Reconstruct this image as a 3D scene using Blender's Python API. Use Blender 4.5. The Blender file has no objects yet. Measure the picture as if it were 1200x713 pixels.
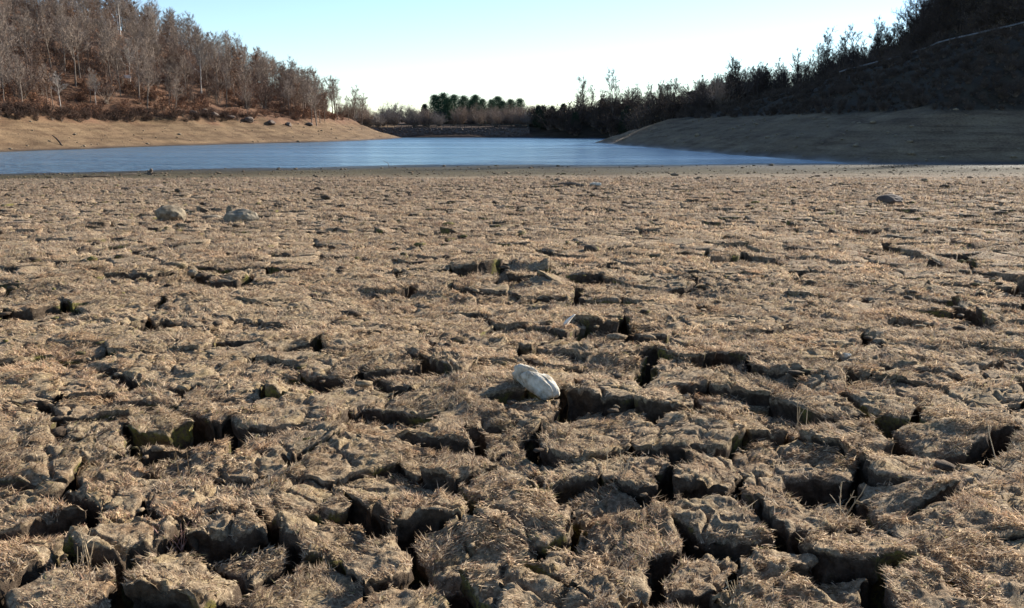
import bpy, bmesh, math, random
import numpy as np
from mathutils import Vector, Matrix

rng = np.random.default_rng(7)
random.seed(7)
scene = bpy.context.scene
COL = scene.collection

# ------------------------------------------------------------------ camera
F = 1039.0                      # focal length in photo pixels (1200 wide)
CAMZ = 1.2
PITCH = math.atan((356.5 - 150.0) / F)
cam_d = bpy.data.cameras.new('camera')
cam = bpy.data.objects.new('camera', cam_d)
COL.objects.link(cam)
cam.location = (0, 0, CAMZ)
cam.rotation_euler = (math.pi / 2 - PITCH, 0, 0)
cam_d.sensor_width = 36.0
cam_d.lens = 36.0 * F / 1200.0
cam_d.clip_start = 0.05
cam_d.clip_end = 9000
scene.camera = cam

# ------------------------------------------------------------------ sky, sun
SUN_AZ = math.radians(47)       # to the right of straight ahead
SUN_EL = math.radians(22.5)
world = bpy.data.worlds.new('World')
scene.world = world
world.use_nodes = True
wn = world.node_tree.nodes
wl = world.node_tree.links
wn.clear()
sky = wn.new('ShaderNodeTexSky')
sky.sky_type = 'NISHITA'
sky.sun_disc = False
sky.sun_elevation = SUN_EL
sky.sun_rotation = SUN_AZ
sky.altitude = 200
sky.air_density = 1.0
sky.dust_density = 0.05
sky.ozone_density = 2.2
bg = wn.new('ShaderNodeBackground')
bg.inputs['Strength'].default_value = 0.070
wo = wn.new('ShaderNodeOutputWorld')
wb = wn.new('ShaderNodeMix'); wb.data_type = 'RGBA'; wb.blend_type = 'MULTIPLY'; wb.inputs[0].default_value = 1.0
wb.inputs[7].default_value = (0.95, 1.0, 1.09, 1)      # the camera's cool white balance
wl.new(sky.outputs[0], wb.inputs[6]); wl.new(wb.outputs[2], bg.inputs[0])
wl.new(bg.outputs[0], wo.inputs[0])

sun_d = bpy.data.lights.new('sun', 'SUN')
sun_d.energy = 5.0
sun_d.angle = math.radians(0.5)
sun_d.color = (1.0, 0.94, 0.85)
sun = bpy.data.objects.new('sun', sun_d)
COL.objects.link(sun)
to_sun = Vector((math.sin(SUN_AZ) * math.cos(SUN_EL), math.cos(SUN_AZ) * math.cos(SUN_EL), math.sin(SUN_EL)))
sun.rotation_euler = to_sun.to_track_quat('Z', 'Y').to_euler()
sun.location = to_sun * 300

vs = scene.view_settings
vs.view_transform = 'Standard'
vs.look = 'None'
vs.gamma = 1.0
vs.use_curve_mapping = False
vs.exposure = 1.42

# ------------------------------------------------------------------ noise
def _hash(ix, iy, seed):
    h = (ix.astype(np.int64) * 374761393 + iy.astype(np.int64) * 668265263 + seed * 974634777) & 0xFFFFFFFF
    h = ((h ^ (h >> 13)) * 1274126177) & 0xFFFFFFFF
    h = h ^ (h >> 16)
    return (h & 0xFFFFFF).astype(np.float64) / 16777215.0

def vnoise(x, y, seed=0):
    x = np.asarray(x, float); y = np.asarray(y, float)
    ix = np.floor(x); iy = np.floor(y)
    fx = x - ix; fy = y - iy
    ux = fx * fx * fx * (fx * (fx * 6 - 15) + 10); uy = fy * fy * fy * (fy * (fy * 6 - 15) + 10)
    a = _hash(ix, iy, seed); b = _hash(ix + 1, iy, seed)
    c = _hash(ix, iy + 1, seed); d = _hash(ix + 1, iy + 1, seed)
    return (a * (1 - ux) + b * ux) * (1 - uy) + (c * (1 - ux) + d * ux) * uy

def fbm(x, y, seed=0, octaves=4):
    s = 0.0; a = 0.5; t = 0.0
    for o in range(octaves):
        s = s + a * vnoise(x * 2 ** o + 17.3 * o, y * 2 ** o - 9.1 * o, seed + o)
        t += a; a *= 0.5
    return s / t            # 0..1, mean .5

def sstep(a, b, x):
    t = np.clip((x - a) / (b - a), 0, 1)
    return t * t * (3 - 2 * t)

# ------------------------------------------------------------------ terrain heights
WATER_Z = -1.5
SHX = np.array([-400, -60, -31, -26, -19, -6, 10, 25, 40, 70, 400.0])
SHY = np.array([46, 50, 53.5, 55, 62, 66.5, 68, 70, 71, 72, 74.0])

def mud_z(x, y):
    x = np.asarray(x, float); y = np.asarray(y, float)
    sh = np.interp(x, SHX, SHY)
    t = y / sh
    z = np.where(t < 0, 0, -1.5 * t)
    und = (fbm(x * 0.3, y * 0.3, 3, 3) - 0.5) * 0.10 * sstep(1.0, 5.0, y) * (1 - sstep(0.75, 0.95, t))
    und += (fbm(x * 0.06, y * 0.06, 5, 2) - 0.5) * 0.25 * sstep(8, 25, y) * (1 - sstep(0.7, 0.95, t))
    z = z + und + (fbm(x * 0.15, y * 0.15, 31, 3) - 0.5) * 0.10 * sstep(0.8, 0.95, t)
    return np.maximum(z, -3.2)

LEFT = np.array([(-600, 82), (-110, 90), (-58, 100), (-52, 138), (-36, 175), (-30, 205), (-30, 246), (-38, 285), (-75, 330), (-600, 420)], float)
RIGHT = np.array([(600, 70), (80, 70), (42, 66.5), (27, 68), (21.5, 100), (19, 130), (15.5, 166), (24, 176), (34, 200), (26, 232), (6, 250), (3, 280), (60, 330), (600, 420)], float)

def sdf(poly, x, y):
    x = np.asarray(x, float); y = np.asarray(y, float)
    d2 = np.full(x.shape, 1e18); inside = np.zeros(x.shape, bool)
    n = len(poly)
    for i in range(n):
        ax, ay = poly[i]; bx, by = poly[(i + 1) % n]
        ex, ey = bx - ax, by - ay
        t = np.clip(((x - ax) * ex + (y - ay) * ey) / (ex * ex + ey * ey), 0, 1)
        d2 = np.minimum(d2, (x - ax - t * ex) ** 2 + (y - ay - t * ey) ** 2)
        if ay != by:
            c = ((ay > y) != (by > y)) & (x < ex * (y - ay) / ey + ax)
            inside ^= c
    d = np.sqrt(d2)
    return np.where(inside, d, -d)

def wob(x, y):
    return (fbm(x * 0.07, y * 0.07, 11, 3) - 0.5) * 5.0 + (fbm(x * 0.4, y * 0.4, 12, 2) - 0.5) * 0.9

PL = (np.array([-60, -12, 0, 6, 11.5, 12.6, 30, 60, 90, 200.0]), np.array([-4, -3.2, -1.5, 0.1, 2.0, 2.9, 9.6, 22.5, 31, 36.0]))
PR = (np.array([-60, -12, 0, 5, 12, 14, 32, 34, 42, 44, 80, 110, 240.0]), np.array([-4, -3.2, -1.5, 0.4, 2.6, 3.0, 10.6, 11.0, 13.0, 13.1, 50.0, 70, 84.0]))  # upper rise made extra steep so it shades the right bank
PF = (np.array([-60, -14, 0, 7, 14, 60, 400, 3000.0]), np.array([-4, -3.2, -1.5, 1.0, 1.6, 3.0, 8.0, 30.0]))

def d_left(x, y):
    d = sdf(LEFT, x, y)
    return d + wob(x, y) * sstep(6, 16, np.abs(d)) * 0.8 + (fbm(x * 0.12, y * 0.12, 21, 2) - 0.5) * 2.0

def d_right(x, y):
    d = sdf(RIGHT, x, y)
    return d + wob(x + 50, y) * sstep(3, 16, np.abs(d)) * 0.45 + (fbm(x * 0.12, y * 0.12, 22, 2) - 0.5) * 1.6

def d_far(x, y):
    return np.asarray(y, float) - 253 + (fbm(np.asarray(x, float) * 0.05, np.asarray(y, float) * 0.05, 23, 2) - 0.5) * 6

def smax(a, b, k=0.5):
    h = np.clip(0.5 + 0.5 * (a - b) / k, 0, 1)
    return a * h + b * (1 - h) + k * h * (1 - h)

def hills_z(x, y):
    x = np.asarray(x, float); y = np.asarray(y, float)
    zl = np.interp(d_left(x, y), *PL)
    zr = np.interp(d_right(x, y), *PR)
    zr = np.where(zr > 2.8, 2.8 + (zr - 2.8) * (lambda f, k: f + (1 - f) * k)(np.interp(y, [0, 112, 138, 165, 200, 260], [1, 1, .80, .50, .34, .26]), sstep(0.40, 0.52, x / np.maximum(y, 1))), zr)
    zf = np.interp(d_far(x, y), *PF)
    z = np.maximum(np.maximum(zl, zr), zf)
    dd = np.maximum(d_left(x, y), d_right(x, y))
    z = z + (fbm(x * 0.35, y * 0.35, 41, 3) - 0.5) * 0.9 * sstep(10, 22, dd) + (fbm(x * 0.5, y * 0.5, 43, 3) - 0.5) * 0.5 * sstep(0, 5, dd)
    return z

BLOCK_END = 36.0
def floor_drop(x, y):
    """how far the bottom of the cracks lies below the crust"""
    r = np.hypot(x, y)
    return np.interp(r, [0, 8, 20, BLOCK_END - 4, BLOCK_END + 1], [0.24, 0.20, 0.10, 0.04, 0.0])

def ground_z(x, y):
    m = mud_z(x, y)
    h = hills_z(x, y)
    return np.maximum(m, h)

def terrain_z(x, y):
    return np.maximum(mud_z(x, y) - floor_drop(x, y), hills_z(x, y))

def gz(x, y):
    return float(ground_z(np.array([x]), np.array([y]))[0])

# ------------------------------------------------------------------ photo pixel -> ground point
def ray(px, py):
    u = (px - 600.0) / F; v = (356.5 - py) / F
    return np.array([u, math.cos(PITCH) + v * math.sin(PITCH), -math.sin(PITCH) + v * math.cos(PITCH)])

def on_mud(px, py):
    r = ray(px, py)
    z = 0.0
    for _ in range(12):
        t = (z - CAMZ) / r[2]
        x, y = r[0] * t, r[1] * t
        z = float(mud_z(np.array([x]), np.array([y]))[0])
    return x, y, z

def at_depth(px, py, y):
    r = ray(px, py); t = y / r[1]
    return r[0] * t, y, CAMZ + r[2] * t

def on_ground(px, py, y0=60, y1=320):
    """first hit of the pixel's ray with the hills and banks"""
    r = ray(px, py)
    ys = np.linspace(y0, y1, 1600)
    t = ys / r[1]
    z = CAMZ + r[2] * t
    g = ground_z(r[0] * t, ys)
    hit = np.nonzero(z <= g)[0]
    i = hit[0] if len(hit) else len(ys) - 1
    return r[0] * t[i], ys[i], g[i]

# ------------------------------------------------------------------ object helpers
def mesh_np(name, V, tris=None, quads=None, mat=None, parent=None, smooth=False, cols=None, link=True, attrs=None):
    me = bpy.data.meshes.new(name)
    V = np.asarray(V, np.float32)
    nt = 0 if tris is None else len(tris); nq = 0 if quads is None else len(quads)
    me.vertices.add(len(V)); me.vertices.foreach_set('co', V.ravel())
    loops = []
    if nt: loops.append(np.asarray(tris, np.int32).ravel())
    if nq: loops.append(np.asarray(quads, np.int32).ravel())
    L = np.concatenate(loops)
    me.loops.add(len(L)); me.loops.foreach_set('vertex_index', L)
    me.polygons.add(nt + nq)
    ls = np.concatenate([np.arange(nt) * 3, nt * 3 + np.arange(nq) * 4]).astype(np.int32)
    me.polygons.foreach_set('loop_start', ls)
    me.update(calc_edges=True)
    me.validate()
    if smooth:
        me.polygons.foreach_set('use_smooth', np.ones(nt + nq, bool))
    if cols is not None:
        a = me.color_attributes.new('col', 'FLOAT_COLOR', 'POINT')
        c = np.ones((len(V), 4), np.float32); c[:, :3] = cols
        a.data.foreach_set('color', c.ravel())
    if attrs:
        for k, v in attrs.items():
            a = me.attributes.new(k, 'FLOAT', 'POINT')
            a.data.foreach_set('value', np.asarray(v, np.float32))
    if mat: me.materials.append(mat)
    if not link: return me
    return link_mesh(name, me, parent)

def link_mesh(name, me, parent=None):
    o = bpy.data.objects.new(name, me); COL.objects.link(o)
    if parent: o.parent = parent
    return o

def bm_obj(name, bm, mat, parent=None, smooth=False):
    me = bpy.data.meshes.new(name); bm.to_mesh(me); bm.free()
    if smooth:
        for p in me.polygons: p.use_smooth = True
    me.materials.append(mat)
    return link_mesh(name, me, parent)

def thing(name, label, cat, loc=(0, 0, 0), rz=0.0, group=None):
    o = bpy.data.objects.new(name, None); COL.objects.link(o)
    o.location = loc; o.rotation_euler = (0, 0, rz); o.empty_display_size = 0.2
    return tag(o, label, cat, group)

def tag(o, label, cat=None, group=None, kind=None):
    o['label'] = label
    if cat: o['category'] = cat
    if group: o['group'] = group
    if kind: o['kind'] = kind
    return o

# ------------------------------------------------------------------ materials
def new_mat(name, rough=0.9, spec=0.2):
    m = bpy.data.materials.new(name); m.use_nodes = True
    nt = m.node_tree; nt.nodes.clear()
    out = nt.nodes.new('ShaderNodeOutputMaterial'); p = nt.nodes.new('ShaderNodeBsdfPrincipled')
    p.inputs['Roughness'].default_value = rough
    p.inputs['Specular IOR Level'].default_value = spec
    nt.links.new(p.outputs[0], out.inputs[0])
    return m, nt, p

def N(nt, t, **kw):
    n = nt.nodes.new(t)
    for k, v in kw.items(): setattr(n, k, v)
    return n

def noise(nt, scale, detail=5, rough=0.6, coord=None, dist=0.0):
    n = N(nt, 'ShaderNodeTexNoise'); n.inputs['Scale'].default_value = scale
    n.inputs['Detail'].default_value = detail; n.inputs['Roughness'].default_value = rough
    n.inputs['Distortion'].default_value = dist
    if coord is not None: nt.links.new(coord, n.inputs['Vector'])
    return n.outputs['Fac']

def ramp(nt, fac, stops):
    r = N(nt, 'ShaderNodeValToRGB')
    e = r.color_ramp.elements
    while len(e) < len(stops): e.new(0.5)
    for el, (p, c) in zip(e, stops):
        el.position = p; el.color = (c[0], c[1], c[2], 1)
    nt.links.new(fac, r.inputs[0])
    return r.outputs[0]

def mix(nt, a, b, fac, mode='MIX'):
    m = N(nt, 'ShaderNodeMix', data_type='RGBA', blend_type=mode)
    for s, v in ((0, fac), (6, a), (7, b)):
        if hasattr(v, 'links'): nt.links.new(v, m.inputs[s])
        elif s == 0: m.inputs[0].default_value = v
        else: m.inputs[s].default_value = (*v, 1)
    return m.outputs[2]

def bump(nt, p, h, strength, dist=0.02):
    b = N(nt, 'ShaderNodeBump'); b.inputs['Strength'].default_value = strength; b.inputs['Distance'].default_value = dist
    nt.links.new(h, b.inputs['Height']); nt.links.new(b.outputs[0], p.inputs['Normal'])

def math_n(nt, op, a, b=None, c=None):
    m = N(nt, 'ShaderNodeMath', operation=op)
    for i, v in enumerate((a, b, c)):
        if v is None: continue
        if hasattr(v, 'links'): nt.links.new(v, m.inputs[i])
        else: m.inputs[i].default_value = v
    return m.outputs[0]

def simple_mat(name, stops, scale=8.0, rough=0.9, spec=0.2, bstr=0.3, bdist=0.01, bscale=None, coords='Object'):
    m, nt, p = new_mat(name, rough, spec)
    tc = N(nt, 'ShaderNodeTexCoord').outputs[coords]
    f = noise(nt, scale, 6, 0.65, tc)
    nt.links.new(ramp(nt, f, stops), p.inputs['Base Color'])
    if bstr: bump(nt, p, noise(nt, bscale or scale * 2.5, 6, 0.7, tc), bstr, bdist)
    return m

def attr_mat(name, rough=0.85, spec=0.15, var=0.0, vscale=3.0, trans=0.0):
    """colour from the mesh's own 'col' attribute (species colour of each blade, twig or leaf)"""
    m, nt, p = new_mat(name, rough, spec)
    a = N(nt, 'ShaderNodeAttribute', attribute_name='col').outputs['Color']
    c = a
    if var:
        oi = N(nt, 'ShaderNodeObjectInfo').outputs['Random']
        f = math_n(nt, 'MULTIPLY_ADD', oi, var, 1 - var / 2)
        cc = N(nt, 'ShaderNodeCombineColor')
        for i in range(3): nt.links.new(f, cc.inputs[i])
        c = mix(nt, a, cc.outputs[0], 1.0, 'MULTIPLY')
    nt.links.new(c, p.inputs['Base Color'])
    return m

# mud crust: matted dead grass on the upper face, bare soil on the broken sides
def make_mud():
    m, nt, p = new_mat('cracked_mud', 0.95, 0.1)
    geo = N(nt, 'ShaderNodeNewGeometry')
    pos = geo.outputs['Position']
    up = N(nt, 'ShaderNodeAttribute', attribute_name='top').outputs['Fac']
    f1 = noise(nt, 55, 6, 0.75, pos)
    f2 = noise(nt, 6, 4, 0.6, pos)
    f3 = noise(nt, 160, 4, 0.7, pos)
    top = ramp(nt, f1, [(0.28, (0.055, 0.036, 0.023)), (0.45, (0.20, 0.145, 0.090)), (0.58, (0.34, 0.258, 0.165)), (0.74, (0.48, 0.385, 0.265))])
    tint = ramp(nt, f2, [(0.3, (0.80, 0.68, 0.60)), (0.5, (1, 1, 1)), (0.7, (1.05, 1.02, 0.86))])
    top = mix(nt, top, tint, 1.0, 'MULTIPLY')
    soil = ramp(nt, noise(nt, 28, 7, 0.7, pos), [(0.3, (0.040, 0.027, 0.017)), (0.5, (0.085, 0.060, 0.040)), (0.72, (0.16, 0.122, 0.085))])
    mossf = math_n(nt, 'MULTIPLY', ramp(nt, noise(nt, 3.2, 3, 0.5, pos), [(0.55, (0, 0, 0)), (0.62, (1, 1, 1))]), ramp(nt, f1, [(0.42, (0, 0, 0)), (0.55, (1, 1, 1))]))
    soil = mix(nt, soil, (0.17, 0.15, 0.04), mossf)
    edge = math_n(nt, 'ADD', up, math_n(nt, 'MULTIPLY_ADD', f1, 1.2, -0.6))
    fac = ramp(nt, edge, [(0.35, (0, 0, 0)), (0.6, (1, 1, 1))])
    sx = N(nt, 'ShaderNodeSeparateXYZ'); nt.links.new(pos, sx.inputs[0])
    far_shade = math_n(nt, 'MULTIPLY_ADD', sx.outputs['Y'], 1 / 26.0, -6 / 26.0); far_shade.node.use_clamp = True     # self-shadow of the rough far crust, put into its colour
    top = mix(nt, top, mix(nt, top, (0.68, 0.68, 0.74), 1.0, 'MULTIPLY'), far_shade)
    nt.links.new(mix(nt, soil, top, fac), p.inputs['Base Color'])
    h = math_n(nt, 'ADD', math_n(nt, 'MULTIPLY', f1, 1.0), math_n(nt, 'MULTIPLY', f3, 0.6))
    bump(nt, p, h, 0.9, 0.012)
    return m
MUD = make_mud()

def make_ground():
    m, nt, p = new_mat('lakebed_ground', 0.95, 0.1)
    pos = N(nt, 'ShaderNodeNewGeometry').outputs['Position']
    c = N(nt, 'ShaderNodeAttribute', attribute_name='col').outputs['Color']
    wet = N(nt, 'ShaderNodeAttribute', attribute_name='wet').outputs['Fac']
    f = noise(nt, 5.0, 8, 0.72, pos)
    g = noise(nt, 0.35, 5, 0.6, pos)
    v = ramp(nt, f, [(0.28, (0.35, 0.32, 0.30)), (0.46, (0.85, 0.83, 0.8)), (0.6, (1.12, 1.1, 1.06)), (0.75, (1.4, 1.38, 1.32))])
    w = ramp(nt, g, [(0.35, (0.78, 0.72, 0.68)), (0.65, (1.18, 1.16, 1.1))])
    col = mix(nt, mix(nt, c, v, 1.0, 'MULTIPLY'), w, 1.0, 'MULTIPLY')
    # old waterlines: level rings of washed and silty soil on the banks
    mp = N(nt, 'ShaderNodeMapping'); mp.inputs['Scale'].default_value = (0.14, 0.14, 2.4); nt.links.new(pos, mp.inputs['Vector'])
    rings = ramp(nt, noise(nt, 1.0, 4, 0.7, mp.outputs[0]), [(0.34, (0.62, 0.58, 0.55)), (0.5, (1, 1, 1)), (0.68, (1.22, 1.2, 1.15))])
    bank = N(nt, 'ShaderNodeAttribute', attribute_name='bank').outputs['Fac']
    col = mix(nt, col, mix(nt, col, rings, 1.0, 'MULTIPLY'), bank)
    nt.links.new(col, p.inputs['Base Color'])
    nt.links.new(math_n(nt, 'MULTIPLY_ADD', wet, -0.55, 0.95), p.inputs['Roughness'])
    bump(nt, p, math_n(nt, 'ADD', f, math_n(nt, 'MULTIPLY', g, 2.0)), 0.8, 0.16)
    return m
GROUND = make_ground()

def make_water():
    m, nt, p = new_mat('lake_water', 0.2, 0.5)
    pos = N(nt, 'ShaderNodeNewGeometry').outputs['Position']
    mp = N(nt, 'ShaderNodeMapping'); mp.inputs['Scale'].default_value = (0.55, 1.0, 1.0)
    mp.inputs['Rotation'].default_value = (0, 0, 0.25)
    nt.links.new(pos, mp.inputs['Vector'])
    a = noise(nt, 1.6, 5, 0.6, mp.outputs[0]); b = noise(nt, 0.25, 3, 0.5, mp.outputs[0])
    p.inputs['Base Color'].default_value = (0.075, 0.145, 0.205, 1)
    p.inputs['IOR'].default_value = 1.33
    mp2 = N(nt, 'ShaderNodeMapping'); mp2.inputs['Scale'].default_value = (0.012, 0.06, 1.0); nt.links.new(pos, mp2.inputs['Vector'])
    gust = ramp(nt, noise(nt, 1.0, 4, 0.6, mp2.outputs[0]), [(0.38, (0.25, 0.25, 0.25)), (0.6, (1.25, 1.25, 1.25))])     # wind patches
    h = math_n(nt, 'MULTIPLY', math_n(nt, 'ADD', a, math_n(nt, 'MULTIPLY', b, 1.5)), gust)
    bump(nt, p, h, 1.0, 0.7)
    return m
WATER = make_water()

def blade_mat(name, t=0.45):
    m, nt, p = new_mat(name, 0.8, 0.15)
    a = N(nt, 'ShaderNodeAttribute', attribute_name='col').outputs['Color']
    nt.links.new(a, p.inputs['Base Color'])
    tr = N(nt, 'ShaderNodeBsdfTranslucent'); nt.links.new(a, tr.inputs['Color'])
    mx = N(nt, 'ShaderNodeMixShader'); mx.inputs[0].default_value = t
    nt.links.new(p.outputs[0], mx.inputs[1]); nt.links.new(tr.outputs[0], mx.inputs[2])
    out = next(n for n in nt.nodes if n.type == 'OUTPUT_MATERIAL')
    nt.links.new(mx.outputs[0], out.inputs[0])
    return m
GRASS = blade_mat('dry_grass')
BARK = simple_mat('grey_bark', [(0.3, (0.10, 0.075, 0.058)), (0.55, (0.20, 0.16, 0.125)), (0.75, (0.32, 0.265, 0.22))], 6, 0.95, 0.1, 0.5, 0.02)
PALE_BARK = simple_mat('pale_bark', [(0.3, (0.28, 0.24, 0.20)), (0.6, (0.46, 0.42, 0.37)), (0.8, (0.56, 0.52, 0.47))], 6, 0.95, 0.1, 0.5, 0.02)
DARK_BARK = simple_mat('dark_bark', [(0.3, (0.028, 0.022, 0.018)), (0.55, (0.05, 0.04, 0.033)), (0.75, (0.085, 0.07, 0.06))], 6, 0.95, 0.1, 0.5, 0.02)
TWIG = attr_mat('twigs', 0.95, 0.08, 0.5)
NEEDLE = attr_mat('needles', 0.8, 0.2, 0.3)
ROCK = simple_mat('tan_stone', [(0.34, (0.085, 0.06, 0.038)), (0.5, (0.20, 0.155, 0.10)), (0.72, (0.33, 0.275, 0.19))], 9, 0.9, 0.2, 0.6, 0.02)
DARK_ROCK = simple_mat('dark_stone', [(0.3, (0.035, 0.035, 0.03)), (0.5, (0.075, 0.075, 0.062)), (0.75, (0.14, 0.13, 0.11))], 9, 0.9, 0.2, 0.6, 0.02)
GREY_ROCK = simple_mat('grey_stone', [(0.3, (0.10, 0.082, 0.055)), (0.5, (0.20, 0.165, 0.115)), (0.75, (0.34, 0.29, 0.21))], 9, 0.9, 0.2, 0.6, 0.02)
BROWN_ROCK = simple_mat('brown_stone', [(0.3, (0.055, 0.04, 0.032)), (0.5, (0.11, 0.082, 0.064)), (0.75, (0.21, 0.165, 0.13))], 3, 0.9, 0.2, 0.6, 0.03)
WHITE_ROCK = simple_mat('white_stone', [(0.33, (0.17, 0.13, 0.085)), (0.45, (0.40, 0.345, 0.26)), (0.62, (0.60, 0.545, 0.44))], 17, 0.85, 0.2, 0.7, 0.012)
SHELL = simple_mat('bleached_shell', [(0.3, (0.62, 0.56, 0.46)), (0.7, (0.8, 0.77, 0.70))], 30, 0.6, 0.4, 0.1, 0.002)
WOOD = simple_mat('driftwood', [(0.3, (0.07, 0.052, 0.04)), (0.55, (0.15, 0.115, 0.09)), (0.8, (0.26, 0.215, 0.17))], 12, 0.95, 0.1, 0.5, 0.01)
METAL = simple_mat('galvanised_steel', [(0.35, (0.035, 0.037, 0.04)), (0.65, (0.17, 0.175, 0.18))], 5, 0.5, 0.5, 0.05, 0.002)
PAINT = simple_mat('white_paint', [(0.3, (0.70, 0.70, 0.68)), (0.7, (0.80, 0.80, 0.78))], 5, 0.6, 0.4, 0.05, 0.002)

# ------------------------------------------------------------------ the ground sheet
def axis(dense0, dense1, step, lo, hi, g=1.22):
    a = list(np.arange(dense0, dense1 + 1e-6, step))
    s = step
    while a[-1] < hi: s *= g; a.append(a[-1] + s)
    s = step
    while a[0] > lo: s *= g; a.insert(0, a[0] - s)
    return np.array(a)
gx = axis(-105, 115, 1.0, -4000, 4000, 1.3); gy = axis(0, 270, 1.0, -400, 5000, 1.3)
GX, GY = np.meshgrid(gx, gy)
GZ = terrain_z(GX, GY)
nx, ny = len(gx), len(gy)
idx = np.arange(nx * ny).reshape(ny, nx)
quads = np.stack([idx[:-1, :-1], idx[:-1, 1:], idx[1:, 1:], idx[1:, :-1]], -1).reshape(-1, 4)
X, Y, Z = GX.ravel(), GY.ravel(), GZ.ravel()
dl, dr, df = d_left(X, Y), d_right(X, Y), d_far(X, Y)
col = np.zeros((len(X), 3))
mudc = np.array([0.24, 0.19, 0.135]); tanc = np.array([0.155, 0.108, 0.066]); litter = np.array([0.135, 0.078, 0.050])
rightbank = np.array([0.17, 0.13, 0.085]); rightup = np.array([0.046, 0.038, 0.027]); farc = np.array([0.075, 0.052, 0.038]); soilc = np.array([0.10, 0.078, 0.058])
rr = np.hypot(X, Y)
k = sstep(BLOCK_END - 8, BLOCK_END, rr)[:, None]
col[:] = soilc * (1 - k) + mudc * k
inl = (dl > 0) & (dl >= dr)
k = sstep(10.5, 13.0, dl + (fbm(X * 0.3, Y * 0.3, 51, 3) - 0.5) * 5)[:, None]
stripe = (0.86 + 0.3 * fbm(Z * 1.6, X * 0.03, 71, 3))[:, None]
lc = (tanc * stripe) * (1 - k) + litter * k
col[inl] = lc[inl]
inr = (dr > 0) & (dr > dl)
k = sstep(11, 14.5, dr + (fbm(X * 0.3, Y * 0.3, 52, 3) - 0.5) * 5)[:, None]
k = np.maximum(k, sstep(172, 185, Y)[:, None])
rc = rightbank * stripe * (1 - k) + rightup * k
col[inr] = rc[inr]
inf_ = (df > 0) & ~inl & ~inr
col[inf_] = farc
wetm = sstep(0.62, 0.10, Z - WATER_Z)
shy = np.interp(X, SHX, SHY)
moist = sstep(15, 5, shy - Y + (fbm(X * 0.12, Y * 0.35, 161, 3) - .5) * 9) if False else 1 - sstep(20, 37, shy - Y + (fbm(X * 0.12, Y * 0.35, 161, 3) - .5) * 9)
moist = np.where((dl > 0) | (dr > 0) | (df > 0) | (rr < BLOCK_END - 4), 0, moist)
col *= (1 - 0.72 * moist[:, None] * np.array([1, .97, 1.05]))
wetm = np.where(rr < BLOCK_END, 0, 1 - sstep(0.05, 0.40, Z - WATER_Z))
col *= (1 - 0.5 * wetm)[:, None]
dmx = np.maximum(dl, dr)
bankm = sstep(-1, 1, dmx) * (1 - sstep(11, 15, dmx))
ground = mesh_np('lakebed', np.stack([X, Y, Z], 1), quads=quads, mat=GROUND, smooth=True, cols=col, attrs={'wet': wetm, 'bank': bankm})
tag(ground, 'dry lake bed with banks and wooded hillsides', kind='structure')

# ------------------------------------------------------------------ water
wx = np.linspace(-160, 130, 30); wy = np.linspace(44, 290, 30)
WX, WY = np.meshgrid(wx, wy)
wi = np.arange(900).reshape(30, 30)
wq = np.stack([wi[:-1, :-1], wi[:-1, 1:], wi[1:, 1:], wi[1:, :-1]], -1).reshape(-1, 4)
water = mesh_np('water', np.stack([WX.ravel(), WY.ravel(), np.full(900, WATER_Z)], 1), quads=wq, mat=WATER)
tag(water, 'rippled blue water left in the reservoir', kind='structure')

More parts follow.
